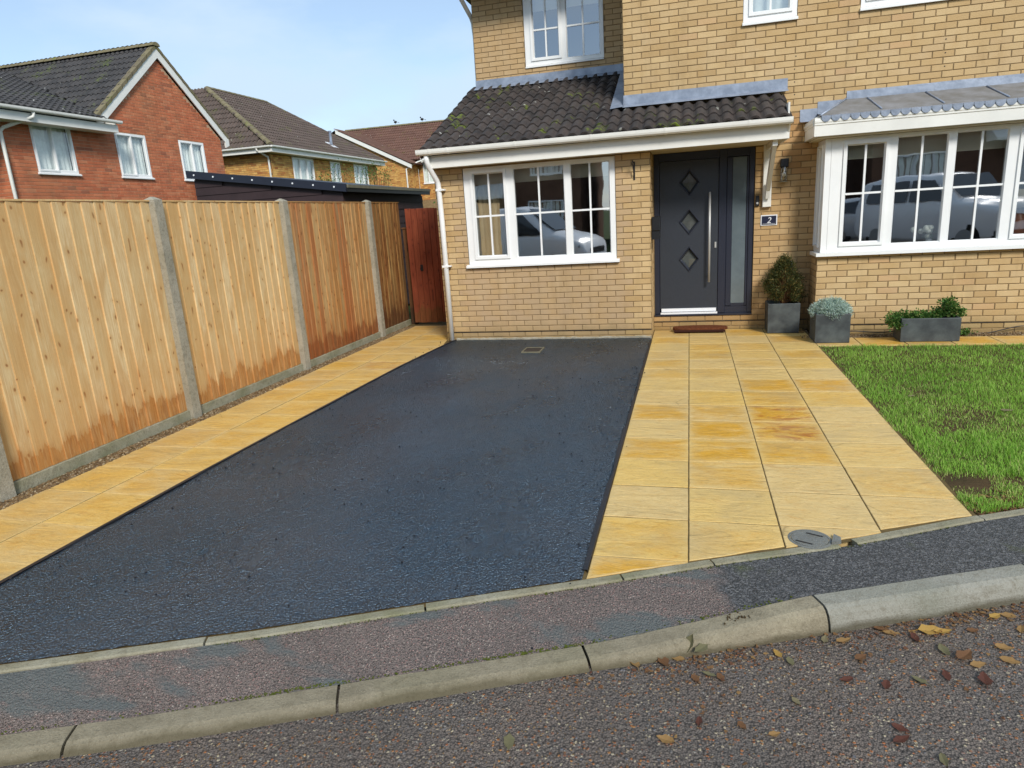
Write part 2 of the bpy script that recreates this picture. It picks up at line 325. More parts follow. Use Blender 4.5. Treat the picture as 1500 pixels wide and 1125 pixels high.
def glass_mat(name, base=.10, tint=(.86, .9, .9, 1), edge=.75):
    m = NT(name); tr = m.n('ShaderNodeBsdfTransparent'); tr.inputs[0].default_value = tint
    gl = m.n('ShaderNodeBsdfGlossy'); gl.inputs['Roughness'].default_value = .015; gl.inputs[0].default_value = (.95, .97, 1, 1)
    n = m.noise(m.pos, 2.2, 2); m.l(m.bump(n, .12, .006), gl.inputs['Normal'])
    lw = m.n('ShaderNodeLayerWeight'); lw.inputs[0].default_value = .5
    f = m.math('ADD', m.math('MULTIPLY', m.math('POWER', lw.outputs['Facing'], 4.0), edge), base)
    mx = m.n('ShaderNodeMixShader'); m.l(f, mx.inputs[0]); m.l(tr.outputs[0], mx.inputs[1]); m.l(gl.outputs[0], mx.inputs[2])
    m.l(mx.outputs[0], m.o.inputs[0]); return m.m
M['glass'] = glass_mat('double_glazing', .42)
M['glass_up'] = glass_mat('upper_double_glazing', .32)
M['glass_far'] = glass_mat('far_double_glazing', .10, (.96, .98, .98, 1))
M['obscure'] = simple('obscured_glass', lin(98, 110, 116), .14, .7, 0, .2, 5)
M['diamond'] = simple('dark_textured_glass', lin(86, 90, 88), .12, .8, 0, .35, 9)
M['carpaint'] = simple('white_car_paint', lin(232, 234, 236), .25, .6)
M['silver'] = simple('silver_car_paint', lin(190, 194, 198), .25, .6, .1)
M['carglass'] = simple('dark_car_glass', lin(26, 32, 40), .06, .8)
M['tyre'] = simple('tyre_rubber', lin(22, 22, 23), .85, .2)
M['rim'] = simple('alloy_rim', lin(140, 142, 146), .3, .6, .7)
M['lamp_glass'] = simple('headlamp_lens', lin(170, 178, 184), .1, .8)
M['red_lens'] = simple('red_tail_lens', lin(140, 20, 18), .2, .6)

def tile_mat(name, a, b, red, moss):
    m = NT(name, .8, .3); r, g, bb = m.attr()
    c = m.mix(r, a, b); n1 = m.noise(m.pos, 6, 5, .6); n2 = m.noise(m.pos, 70, 3, .6)
    c = m.mix(m.ramp(n1, [(.4, 0.0), (.7, .6)]), c, red)
    c = m.mix(m.ramp(n2, [(.55, 0.0), (.75, .35)]), c, lin(112, 106, 98))
    mo = m.math('MULTIPLY', m.ramp(m.noise(m.pos, 1.9, 5, .62), [(.57, 0.0), (.64, 1.0)]), m.ramp(m.noise(m.pos, 17, 4, .6), [(.46, 0.0), (.58, 1.0)]))
    c = m.mix(m.math('MULTIPLY', mo, moss), c, m.mix(n2, lin(84, 98, 26), lin(120, 138, 34)))
    li = m.vor(m.pos, 3.4); lv = m.math('MULTIPLY', m.ramp(li, [(.05, 1.0), (.085, 0.0)]), .8)
    c = m.mix(lv, c, lin(176, 176, 168))
    m.color(c); m.normal(m.bump(n2, .5, .005)); return m.m
M['tile'] = tile_mat('dark_concrete_roof_tile', lin(48, 45, 45), lin(68, 63, 61), lin(80, 69, 64), .95)
M['tile_r'] = tile_mat('charcoal_roof_tile', lin(54, 54, 56), lin(68, 67, 68), lin(78, 74, 72), .35)
M['tile_y'] = tile_mat('brown_grey_roof_tile', lin(78, 68, 62), lin(92, 80, 74), lin(100, 84, 76), .3)
M['tile_f'] = tile_mat('brown_roof_tile', lin(96, 68, 58), lin(108, 78, 66), lin(112, 84, 72), .3)
M['ridge'] = tile_mat('mossy_ridge_tile', lin(112, 102, 84), lin(128, 118, 92), lin(104, 100, 60), 1.0)
M['moss'] = simple('green_moss', lin(84, 92, 36), .95, .1, 0, .35, 40, .8, 120, .01)

# ------------------------------------------------------------------ helpers: objects
WM = {}
def link(o, parent=None, loc=None, rot=None):
    COL.objects.link(o)
    w = Matrix.Translation(loc or (0, 0, 0))
    if rot is not None: w = w @ rot.to_4x4()
    WM[o.name] = w
    if parent is not None:
        o.parent = parent
        loc_m = WM[parent.name].inverted() @ w
    else: loc_m = w
    o.matrix_basis = loc_m
    return o
def tag(o, label=None, cat=None, group=None, kind=None):
    if label: o['label'] = label
    if cat: o['category'] = cat
    if group: o['group'] = group
    if kind: o['kind'] = kind
    return o
def thing(name, label, cat, loc=(0, 0, 0), group=None):
    o = bpy.data.objects.new(name, None); o.empty_display_size = .1
    link(o, None, loc); return tag(o, label, cat, group)
def struct_empty(name, loc=(0, 0, 0)):
    o = bpy.data.objects.new(name, None); link(o, None, loc); o['kind'] = 'structure'; return o
class F:                                     # facade frame: u along the wall, z up, d outwards
    def __init__(s, o, ang):                 # ang 0: faces -Y ; 90: faces +X ; 180: +Y ; 270: -X
        s.o = Vector(o); a = R(ang); s.U = Vector((math.cos(a), math.sin(a), 0)); s.N = Vector((s.U.y, -s.U.x, 0)); s.ang = a
    def p(s, u, z, d): return s.o + s.U*u + s.N*d + Vector((0, 0, z))
W0 = F((0, 0, 0), 0)
class MB:
    def __init__(s): s.v = []; s.f = []; s.t = []
    def add(s, vs, fs, t=(.5, 0, 0)):
        b = len(s.v); s.v += [tuple(v) for v in vs]; s.f += [tuple(i+b for i in f) for f in fs]; s.t += [t]*len(vs); return s
    def box(s, fr, u0, u1, z0, z1, d0, d1, t=(.5, 0, 0), ch=0):
        if ch:
            P = [fr.p(u, z, d0) for u, z in ((u0, z0), (u1, z0), (u1, z1), (u0, z1))] + \
                [fr.p(u, z, d1-ch) for u, z in ((u0, z0), (u1, z0), (u1, z1), (u0, z1))] + \
                [fr.p(u, z, d1) for u, z in ((u0+ch, z0+ch), (u1-ch, z0+ch), (u1-ch, z1-ch), (u0+ch, z1-ch))]
            fs = [(0, 3, 2, 1)] + [(i, (i+1) % 4, 4+(i+1) % 4, 4+i) for i in range(4)] + [(4+i, 4+(i+1) % 4, 8+(i+1) % 4, 8+i) for i in range(4)] + [(8, 9, 10, 11)]
            return s.add(P, fs, t)
        P = [fr.p(u, z, d) for d in (d0, d1) for u, z in ((u0, z0), (u1, z0), (u1, z1), (u0, z1))]
        return s.add(P, [(0, 3, 2, 1), (4, 5, 6, 7), (0, 1, 5, 4), (1, 2, 6, 5), (2, 3, 7, 6), (3, 0, 4, 7)], t)
    def prism(s, pts, vec, t=(.5, 0, 0)):     # polygon extruded by vec
        n = len(pts); vec = Vector(vec); a = [Vector(p) for p in pts]; b = [p+vec for p in a]
        return s.add(a+b, [tuple(range(n))[::-1], tuple(range(n, 2*n))] + [(i, (i+1) % n, n+(i+1) % n, n+i) for i in range(n)], t)
    def tube(s, pts, r, n=8, t=(.5, 0, 0), rs=None):
        pts = [Vector(p) for p in pts]; vs = []; fs = []; up = None
        for i, p in enumerate(pts):
            d = (pts[min(i+1, len(pts)-1)] - pts[max(i-1, 0)]).normalized()
            if up is None: up = Vector((0, 0, 1)) if abs(d.z) < .9 else Vector((1, 0, 0))
            a = d.cross(up).normalized(); b = a.cross(d).normalized(); up = b
            rr = rs[i] if rs else r
            for k in range(n):
                q = 2*math.pi*k/n; vs.append(p + a*math.cos(q)*rr + b*math.sin(q)*rr)
        for i in range(len(pts)-1):
            for k in range(n):
                fs.append((i*n+k, i*n+(k+1) % n, (i+1)*n+(k+1) % n, (i+1)*n+k))
        fs.append(tuple(range(n))[::-1]); fs.append(tuple(range((len(pts)-1)*n, len(pts)*n)))
        return s.add(vs, fs, t)
    def cyl(s, c, ax, r, n=16, t=(.5, 0, 0), r2=None):
        c = Vector(c); ax = Vector(ax); return s.tube([c, c+ax], r, n, t, [r, r2 if r2 is not None else r])
    def ball(s, c, r, nu=10, nv=6, t=(.5, 0, 0), sc=(1, 1, 1)):
        vs = [Vector(c)+Vector((0, 0, r*sc[2]))]; fs = []
        for i in range(1, nv):
            for k in range(nu):
                th = math.pi*i/nv; ph = 2*math.pi*k/nu
                vs.append(Vector(c)+Vector((r*sc[0]*math.sin(th)*math.cos(ph), r*sc[1]*math.sin(th)*math.sin(ph), r*sc[2]*math.cos(th))))
        vs.append(Vector(c)-Vector((0, 0, r*sc[2]))); e = len(vs)-1
        for k in range(nu):
            fs.append((0, 1+k, 1+(k+1) % nu)); fs.append((e, e-nu+(k+1) % nu, e-nu+k))
            for i in range(nv-2): a = 1+i*nu; fs.append((a+k, a+nu+k, a+nu+(k+1) % nu, a+(k+1) % nu))
        return s.add(vs, fs, t)
    def mesh(s, name, mat, off=None, smooth=False):
        me = bpy.data.meshes.new(name); V = np.array(s.v, dtype=np.float32).reshape(-1, 3)
        if off is not None: V = V - np.array(off, dtype=np.float32)
        me.from_pydata(V.tolist(), [], s.f)
        at = me.color_attributes.new('tint', 'FLOAT_COLOR', 'POINT')
        T = np.ones((len(s.t), 4), dtype=np.float32); T[:, :3] = np.array(s.t, dtype=np.float32); at.data.foreach_set('color', T.ravel())
        me.materials.append(mat)
        if smooth: me.shade_smooth()
        return me
    def build(s, name, mat, parent=None, label=None, cat=None, group=None, kind=None, smooth=False):
        V = np.array(s.v); c = (V.min(0)+V.max(0))/2; c[2] = V[:, 2].min()
        o = bpy.data.objects.new(name, s.mesh(name, mat, c, smooth)); link(o, parent, Vector(c))
        return tag(o, label, cat, group, kind)
def rotF(fr): return Matrix((fr.U, -fr.N, Vector((0, 0, 1)))).transposed()   # local x=u, y=-d, z=z
FL = F((0, 0, 0), 0)                                                         # local facade frame for shared meshes
def screen_area(c, w, h, n):
    v = Vector(c)-CP; z = v.dot(CF)
    if z < .5: return 0
    px = 750+972.67*v.dot(CR)/z; py = 562.5-972.67*v.dot(CU)/z
    if not (-15 < px < 1515 and -10 < py < 1135): return 0
    return w*h*max(0, -n.dot(v.normalized()))/z**2

# ---- brickwork
def rects_minus(u0, u1, holes, za, zb):
    iv = [(u0, u1)]
    for a, b, c, d in holes:
        if zb > c+.012 and za < d-.012:
            nv = []
            for p, q in iv:
                if b <= p or a >= q: nv.append((p, q))
                else:
                    if a > p: nv.append((p, a))
                    if b < q: nv.append((b, q))
            iv = nv
    return iv
def wall_backing(mb, fr, u0, u1, z0, z1, holes, d0=-.11, d1=-.006, top=None):
    us = sorted(set([u0, u1]+[x for h in holes for x in h[:2] if u0 < x < u1])); zs = sorted(set([z0, z1]+[x for h in holes for x in h[2:] if z0 < x < z1]))
    inh = lambda u, z: any(a < u < b and c < z < d for a, b, c, d in holes)
    for i in range(len(us)-1):
        for j in range(len(zs)-1):
            a, b, c, d = us[i], us[i+1], zs[j], zs[j+1]
            if inh((a+b)/2, (c+d)/2): continue
            mb.add([fr.p(a, c, d1), fr.p(b, c, d1), fr.p(b, d, d1), fr.p(a, d, d1)], [(0, 1, 2, 3)])
            mb.add([fr.p(a, c, d0), fr.p(b, c, d0), fr.p(b, d, d0), fr.p(a, d, d0)], [(3, 2, 1, 0)])
    for a, b, c, d in holes:
        a, b, c, d = max(a, u0), min(b, u1), max(c, z0), min(d, z1)
        for p, q in (((a, c), (b, c)), ((b, c), (b, d)), ((b, d), (a, d)), ((a, d), (a, c))):
            mb.add([fr.p(*p, d1), fr.p(*q, d1), fr.p(*q, d0), fr.p(*p, d0)], [(0, 1, 2, 3)])
    for p, q in (((u0, z0), (u1, z0)), ((u1, z0), (u1, z1)), ((u1, z1), (u0, z1)), ((u0, z1), (u0, z0))):
        mb.add([fr.p(*p, d1), fr.p(*p, d0), fr.p(*q, d0), fr.p(*q, d1)], [(0, 1, 2, 3)])
BR = random.Random(3)
def lay_bricks(cands, part, fr, u0, u1, z0, z1, holes, pl=.221, pz=.0713, phase=0, cls=None, keep=None, zofs=0, rowshift=0):
    nrow = int(math.ceil((z1-zofs)/pz))
    for r in range(int((z0-zofs)/pz)-1, nrow+1):
        za = zofs+r*pz+.0085; zb = zofs+(r+1)*pz
        if zb <= z0+.01 or za >= z1-.01: continue
        za = max(za, z0+.002); zb = min(zb, z1-.001)
        if zb-za < .012: continue
        sh = phase+(pl/2 if (r+rowshift) % 2 else 0)
        for p, q in rects_minus(u0, u1, holes, za, zb):
            k = math.floor((p-sh)/pl)
            while sh+k*pl < q:
                a = max(p, sh+k*pl+.0045); b = min(q, sh+(k+1)*pl-.0045); k += 1
                if b-a < .02: continue
                if keep and not keep((a+b)/2, (za+zb)/2): continue
                tone = BR.random(); c, dirt_shade = (cls((a+b)/2, (za+zb)/2) if cls else (0, 0))
                cands.append((part, fr, a, b, za, zb, (tone, c*(.6+.4*BR.random()), dirt_shade), BR.uniform(-.0012, .0016)))
def place_bricks(cands, thing_o, mat, nind, name='brick'):
    sc = []
    for i, c in enumerate(cands):
        fr = c[1]; cen = fr.p((c[2]+c[3])/2, (c[4]+c[5])/2, 0); sc.append((screen_area(cen, c[3]-c[2], c[5]-c[4], fr.N), i))
    ind = set(i for a, i in sorted(sc, reverse=True)[:nind] if a > 0); cache = {}; rest = {}
    for i, (part, fr, a, b, za, zb, t, pr) in enumerate(cands):
        if i in ind:
            key = (round(b-a, 2), round(zb-za, 3), round(t[0]*9), round(t[1]*4), round(t[2]*3))
            me = cache.get(key)
            if me is None:
                mb = MB(); w, h = key[0], key[1]; mb.box(FL, -w/2, w/2, -h/2, h/2, -.022, 0, (key[2]/9, key[3]/4, key[4]/3), .003)
                me = mb.mesh(name, mat); cache[key] = me
            o = bpy.data.objects.new(name, me); link(o, part, fr.p((a+b)/2, (za+zb)/2, pr), rotF(fr))
        else:
            rest.setdefault(part.name, (part, MB()))[1].box(fr, a, b, za, zb, -.022, pr, t, .003)
    for part, mb in rest.values():
        mb.build('brickwork', mat, part, kind='stuff')

# ---- windows: frame is the part, everything else hangs on it
def window(parent, fr, u0, u1, z0, z1, lights, d=-.02, depth=.07, bars=True, sill=None, glass='glass', mat='upvc', bw=.022, lipw=.035, zbar=None, room=None, pname='window'):
    mb = MB(); holes = [(a, b, c, e) for a, b, c, e, _ in lights]
    us = sorted(set([u0, u1]+[x for h in holes for x in h[:2]])); zs = sorted(set([z0, z1]+[x for h in holes for x in h[2:]]))
    inh = lambda u, z: any(a < u < b and c < z < e for a, b, c, e in holes)
    for i in range(len(us)-1):
        for j in range(len(zs)-1):
            a, b, c, e = us[i], us[i+1], zs[j], zs[j+1]
            if not inh((a+b)/2, (c+e)/2): mb.add([fr.p(a, c, d), fr.p(b, c, d), fr.p(b, e, d), fr.p(a, e, d)], [(0, 1, 2, 3)])
    for a, b, c, e in holes:
        k = .012
        P = [fr.p(*q, d) for q in ((a, c), (b, c), (b, e), (a, e))]+[fr.p(*q, d-.022) for q in ((a+k, c+k), (b-k, c+k), (b-k, e-k), (a+k, e-k))]+[fr.p(*q, d-depth) for q in ((a+k, c+k), (b-k, c+k), (b-k, e-k), (a+k, e-k))]
        mb.add(P, [(i, (i+1) % 4, 4+(i+1) % 4, 4+i) for i in range(4)]+[(4+i, 4+(i+1) % 4, 8+(i+1) % 4, 8+i) for i in range(4)])
    for p, q in (((u0, z0), (u1, z0)), ((u1, z0), (u1, z1)), ((u1, z1), (u0, z1)), ((u0, z1), (u0, z0))):
        mb.add([fr.p(*p, d), fr.p(*p, d-depth), fr.p(*q, d-depth), fr.p(*q, d)], [(0, 1, 2, 3)])
    w = mb.build(pname, M[mat], parent)
    for a, b, c, e, sash in lights:
        if sash:                                              # opening casement stands proud of the frame
            s = MB(); L_ = lipw; o = .016
            s.box(fr, a-L_, a-.001, c-L_, e+L_, d+.001, d+o); s.box(fr, b+.001, b+L_, c-L_, e+L_, d+.001, d+o)
            s.box(fr, a-.001, b+.001, c-L_, c-.001, d+.001, d+o); s.box(fr, a-.001, b+.001, e+.001, e+L_, d+.001, d+o)
            s.build('sash', M[mat], w)
        g = MB(); k = .011; g.add([fr.p(a+k, c+k, d-.026), fr.p(b-k, c+k, d-.026), fr.p(b-k, e-k, d-.026), fr.p(a+k, e-k, d-.026)], [(0, 1, 2, 3)])
        g.build('pane', M[glass], w)
        if bars:
            g = MB(); um = (a+b)/2; zm = zbar if zbar else (c+e)/2
            g.box(fr, um-bw/2, um+bw/2, c+k, e-k, d-.024, d-.012); g.box(fr, a+k, um-bw/2-.0005, zm-bw/2, zm+bw/2, d-.024, d-.012); g.box(fr, um+bw/2+.0005, b-k, zm-bw/2, zm+bw/2, d-.024, d-.012)
            g.build('glazing_bar', M[mat], w)
    if sill:
        e0, e1, h, pr = sill; s = MB()
        s.add([fr.p(u, z, dd) for u in (u0-e0, u1+e1) for z, dd in ((z0-h, d), (z0-h, pr), (z0-h*.45, pr), (z0-.002, d))],
              [(0, 1, 2, 3), (7, 6, 5, 4), (0, 4, 5, 1), (1, 5, 6, 2), (2, 6, 7, 3), (3, 7, 4, 0)]); s.build('sill', M[mat], w)
    return w
def room_box(parent, fr, u0, u1, z0, z1, d0, d1, mat='room', name='room'):
    P = [fr.p(u, z, d) for d in (d0, d1) for u, z in ((u0, z0), (u1, z0), (u1, z1), (u0, z1))]
    MB().add(P, [(7, 6, 5, 4), (0, 4, 5, 1), (1, 5, 6, 2), (2, 6, 7, 3), (3, 7, 4, 0)][0:5]).build(name, M[mat], parent)
def blind(w, fr, u0, u1, zb, zt, d):
    mb = MB(); mb.box(fr, u0, u1, zb, zt, d-.004, d); mb.box(fr, u0, u1, zb-.014, zb-.001, d-.008, d+.004); mb.build('blind', M['blind'], w)
def folds(w, fr, u0, u1, z0, z1, d, n, amp, mat, name='curtain'):
    mb = MB(); N = n*8; vs = []
    for i in range(N+1):
        u = u0+(u1-u0)*i/N; dd = d+amp*math.sin(2*math.pi*i/8)*(.7+.3*math.sin(i*.37)); vs += [fr.p(u, z0, dd), fr.p(u, z1, dd)]
    mb.add(vs, [(2*i, 2*i+2, 2*i+3, 2*i+1) for i in range(N)]); mb.build(name, M[mat], w, smooth=True)

# ---- roof tiles on a plane: O eave corner, U along the eave, V up the slope (unit)
TR = random.Random(11)
def tile_shape(mb, w, L_, waves=2, A=.02, lip=.024, t=(.5, 0, 0), seg=5):
    n = waves*seg; vs = []
    for v, dz in ((0, 0.0), (0, lip), (L_*1.12, .006)):
        for i in range(n+1):
            ph = 2*math.pi*i/seg
            h = A*(math.sin(ph-.9)+.22*math.sin(2*ph))
            vs.append((w*i/n, v, h+dz))
    m_ = n+1; fs = []
    for i in range(n):
        fs += [(i, i+1, m_+i+1, m_+i), (m_+i, m_+i+1, 2*m_+i+1, 2*m_+i)]
    return mb.add(vs, fs, t)
def tile_roof(roof, O, U, V, tw, gauge, rows, cols, mat, keep=None, nind=300, waves=2, A=.02, lip=.024, name='roof_tile', seg=5):
    O = Vector(O); U = Vector(U).normalized(); V = Vector(V).normalized(); N = U.cross(V).normalized()
    rot = Matrix((U, V, N)).transposed(); cs = []
    for r in range(rows):
        for c in range(cols):
            cen = O+U*(c+.5)*tw+V*(r+.5)*gauge
            if keep and not keep(cen): continue
            cs.append((screen_area(cen, tw, gauge, N), r, c))
    cs.sort(reverse=True); cache = [None]*8; rest = MB(); base = None
    for i, (a, r, c) in enumerate(cs):
        p = O+U*c*tw+V*r*gauge+N*TR.uniform(0, .003)
        k = TR.randrange(8)
        if i < nind and a > 0:
            if cache[k] is None: mb = MB(); tile_shape(mb, tw, gauge, waves, A, lip, (k/7, TR.random(), 0), seg); cache[k] = mb.mesh(name, mat, smooth=False)
            o = bpy.data.objects.new(name, cache[k]); link(o, roof, p, rot)
        else:
            if base is None: base = MB(); tile_shape(base, tw, gauge, waves, A, lip, (.5, 0, 0), seg); bv = [Vector(x) for x in base.v]; bf = base.f
            rest.add([p+U*x.x+V*x.y+N*x.z for x in bv], bf, (k/7, TR.random(), 0))
    if rest.v: rest.build('tiling', mat, roof, kind='stuff')

def gutter(parent, a, b, r=.055, mat='cream', unions=(), out=Vector((0, -1, 0))):
    a = Vector(a); b = Vector(b); d = (b-a).normalized(); mb = MB(); n = 8; vs = []
    sq = lambda th: (math.copysign(abs(math.cos(th))**.45, math.cos(th)), math.sin(th)**.75)
    for p in (a, b):
        for rr in (r, r-.006):
            for i in range(n+1):
                c_, s_ = sq(math.pi*i/n); vs.append(p + out*(-c_*rr) + Vector((0, 0, -s_*rr*1.15)))
    m_ = n+1; fs = []
    for i in range(n):
        fs += [(i, i+1, 2*m_+i+1, 2*m_+i), (m_+i+1, m_+i, 3*m_+i, 3*m_+i+1)]
        fs += [(i, m_+i, m_+i+1, i+1), (2*m_+i+1, 3*m_+i+1, 3*m_+i, 2*m_+i)]
    fs += [(0, 2*m_, 3*m_, m_), (n, m_+n, 3*m_+n, 2*m_+n)]
    mb.add(vs, fs)
    for e in (a, b):   # stop ends
        mb.add([e+out*(-sq(math.pi*i/n)[0]*r)+Vector((0, 0, -sq(math.pi*i/n)[1]*r*1.15)) for i in range(n+1)], [tuple(range(n+1))])
    g = mb.build('gutter', M[mat], parent, smooth=False)
    for u in unions:
        p = a+d*u; mb = MB(); vs = []
        for q in (p-d*.012, p+d*.012):
            for i in range(n+1):
                c_, s_ = sq(math.pi*i/n); vs.append(q + out*(-c_*(r+.004)) + Vector((0, 0, -s_*(r+.004)*1.15+.002)))
        fs = [(i, i+1, m_+i+1, m_+i) for i in range(n)]+[tuple(range(m_)), tuple(range(m_, 2*m_))[::-1]]
        mb.add(vs, fs); mb.build('gutter_bracket', M[mat], g)
    return g
# ==================================================================== GROUND
def pline(pts, x):
    for (x0, y0), (x1, y1) in zip(pts, pts[1:]):
        if x <= x1 or (x1, y1) == pts[-1]: return y0+(y1-y0)*(x-x0)/(x1-x0)
EDGE = [(-12, -10.9), (-4.5, -7.63), (-2.66, -6.83), (-1.76, -6.45), (-.84, -6.02), (-.41, -5.83), (.16, -5.555), (.69, -5.33), (1.38, -4.965), (1.67, -4.83), (4.5, -3.5), (12, .1)]
KBACK = [(-12, -11.35), (-4.5, -8.03), (-2.38, -7.07), (-1.86, -6.86), (-1.31, -6.615), (-.417, -6.22), (.496, -5.82), (1.434, -5.414), (4.5, -4.05), (12, -.5)]
kz = lambda x: -.068 if x < -.417 else (0.0 if x > .46 else -.068+.068*((x+.417)/.877)**1.2)
def sheet(name, mat, xs, lo, hi, zlo, zhi, ny=1, parent=None, kind='structure', skirt=0):
    mb = MB(); vs = []; fs = []
    for x in xs:
        for j in range(ny+1):
            f = j/ny; vs.append((x, lo(x)+(hi(x)-lo(x))*f, zlo(x)+(zhi(x)-zlo(x))*f))
    for i in range(len(xs)-1):
        for j in range(ny): a = i*(ny+1)+j; fs.append((a, a+ny+1, a+ny+2, a+1))
    mb.add(vs, fs); return mb.build(name, mat, parent, kind=kind)
g = MB(); g.add([(-900, -900, -.2), (900, -900, -.2), (900, 900, -.2), (-900, 900, -.2)], [(0, 1, 2, 3)]); g.build('ground', M['far_ground'], kind='structure')
xs = [-12, -9, -6, -4.5, -3.5]+[x*.2 for x in range(-14, 26)]+[6, 8, 12]
sheet('road', M['road'], xs, lambda x: -15.2, lambda x: pline(KBACK, x)+.03, lambda x: -.1, lambda x: -.1)
edge_off = lambda x: pline(EDGE, x)-.045
sheet('pavement', M['pavement'], xs, lambda x: pline(KBACK, x), edge_off, lambda x: kz(x)-.004, lambda x: -.006, 3)
# soil under everything inside the plot
sheet('plot_ground', M['joint'], [-4.5, -4.2, -3, -2, -1, 0, .5, 1, 1.42], lambda x: pline(EDGE, x)-.02, lambda x: 9.0, lambda x: -.003, lambda x: -.003)
sheet('lawn_soil', M['ground'], [1.42, 1.7, 2, 3, 4, 6, 9, 12], lambda x: pline(EDGE, x)-.02, lambda x: 9.0, lambda x: -.012, lambda x: -.012)
g = MB(); g.add([(-60, -9.6, -.05), (-4.5, -7.2, -.05), (-4.5, 60, -.05), (-60, 60, -.05)], [(0, 1, 2, 3)]); g.build('neighbour_garden', M['far_ground'], kind='structure')

# edging stones along the front of the plot
path_e = struct_empty('edging', (0, -5.6, 0))
def run(pts, x0, x1):
    return [(x0, pline(pts, x0))]+[p for p in pts if x0 < p[0] < x1]+[(x1, pline(pts, x1))]
jx = [-4.45, -3.62, -2.79, -1.93, -1.11, -.30, .10, .69, .76, 1.42, 2.3, 3.1, 3.9]
def strip(name, mat, pts, w0, w1, z0, z1, parent, tint=(.5, 0, 0), ch=.006, zt=None):
    mb = MB(); vs = []; n = len(pts)
    for i, (x, y) in enumerate(pts):
        a = pts[max(i-1, 0)]; b = pts[min(i+1, n-1)]; d = Vector((b[0]-a[0], b[1]-a[1], 0)).normalized(); nn = Vector((d.y, -d.x, 0))
        p = Vector((x, y, 0)); t = z1 if zt is None else zt(x)
        for w, z in ((w0, z0), (w0, t-ch), (w0+ch, t), (w1-ch, t), (w1, t-ch), (w1, z0)): vs.append(p+nn*w+Vector((0, 0, z)))
    fs = []
    for i in range(n-1):
        for k in range(5): fs.append((6*i+k, 6*i+k+1, 6*i+7+k, 6*i+6+k))
    fs += [tuple(range(6))[::-1], tuple(range(6*(n-1), 6*n))]
    mb.add(vs, fs, tint); return mb.build(name, mat, parent)
for a, b in zip(jx, jx[1:]):
    if a == .69: continue
    strip('edging_stone', M['edging'], run(EDGE, a+.004, b-.004), -.006, .046, -.12, .004+random.uniform(-.003, .003), path_e)
# kerbstones
kerb = struct_empty('kerb', (0, -6.1, -.1))
def kerbstone(x0, x1, mat, new=False):
    pts = run(KBACK, x0+.005, x1-.005); q = []
    for i in range(9):
        x = x0+.005+(x1-x0-.01)*i/8; q.append((x, pline(KBACK, x)))
    mb = MB(); vs = []; n = len(q)
    for i, (x, y) in enumerate(q):
        a = q[max(i-1, 0)]; b = q[min(i+1, n-1)]; d = Vector((b[0]-a[0], b[1]-a[1], 0)).normalized(); nn = Vector((d.y, -d.x, 0)); p = Vector((x, y, 0)); t = kz(x)
        h = t+.1; wob = random.uniform(-.001, .001)
        prof = ((0, -.2), (0, t-.004), (.006, t), (.082, t-.001), (.100, t-.006-h*.05), (.114, t-.014-h*.16), (.126, t-.02-h*.42), (.132, -.104), (.132, -.2))
        for w, z in prof: vs.append(p+nn*(w+wob)+Vector((0, 0, z)))
    m_ = 9; fs = [(m_*i+k, m_*i+k+1, m_*i+m_+1+k, m_*i+m_+k) for i in range(n-1) for k in range(m_-1)]
    fs += [tuple(range(m_))[::-1], tuple(range(m_*(n-1), m_*n))]
    mb.add(vs, fs); mb.build('kerbstone', mat, kerb, smooth=False)
for a, b, mt in ((-4.7, -3.9, 'kerb_old'), (-3.9, -3.0, 'kerb_old'), (-3.0, -2.14, 'kerb_old'), (-2.14, -1.285, 'kerb_old'), (-1.285, -.41, 'kerb_old'), (-.41, .505, 'kerb_old'), (.505, 1.42, 'kerb_new'), (1.42, 2.3, 'kerb_new'), (2.3, 3.2, 'kerb_new'), (3.2, 4.1, 'kerb_new')):
    kerbstone(a, b, M[mt])
# moss line where the pavement meets the dropped kerb
mo = MB(); mr = random.Random(4)
for i in range(900):
    x = mr.choice([mr.uniform(-2.7, .45), mr.uniform(-1.6, -.35)]); 
    if mr.random() > .5+.5*math.sin(x*7)+.2: continue
    y = pline(KBACK, x)+mr.gauss(.012, .008); s_ = mr.uniform(.002, .006)
    mo.ball((x, y, kz(x)-.002), s_, 5, 3, (mr.random(), 0, 0), (1, 1, .6))
for i in range(300):
    x = mr.uniform(-1.9, 1.3); y = pline(EDGE, x)-.05-abs(mr.gauss(0, .008)); s_ = mr.uniform(.0015, .004)
    mo.ball((x, y, -.004), s_, 5, 3, (mr.random(), 0, 0), (1, 1, .6))
mo.build('moss', M['moss'], kind='stuff')

# tarmac drive
dl = [(-3.303, -7.12), (-3.303, -6.3), (-3.305, -4.9), (-3.29, -3.9), (-3.262, -2.6), (-3.235, -1.6), (-3.175, -.75), (-3.132, -.2), (-3.10, -.012)]
mb = MB(); rows_ = []
def dleft(y):
    for (x0, y0), (x1, y1) in zip(dl, dl[1:]):
        if y <= y1: return x0+(x1-x0)*(y-y0)/(y1-y0)
    return dl[-1][0]
NX, NY = 150, 330; V = np.zeros((NX+1, NY+1, 3))
from mathutils import noise as mn
for i in range(NX+1):
    f = i/NX
    for j in range(NY+1):
        xr = -.455
        x0_ = -3.30
        x = x0_+(xr-x0_)*f
        yb = pline(EDGE, x)+.003; y = yb+(-.012-yb)*(j/NY)
        xl = dleft(y); x = xl+(xr-xl)*f
        V[i, j] = (x, y, 0)
fl = V.reshape(-1, 3)
zz = np.array([mn.noise(Vector((p[0]*1.1, p[1]*.9, 3)))*.006+mn.noise(Vector((p[0]*6, p[1]*6, 9)))*.0022+mn.noise(Vector((p[0]*24, p[1]*24, 5)))*.0018 for p in fl])
zz += rng.normal(0, .0010, len(zz)); fl[:, 2] = zz+.008
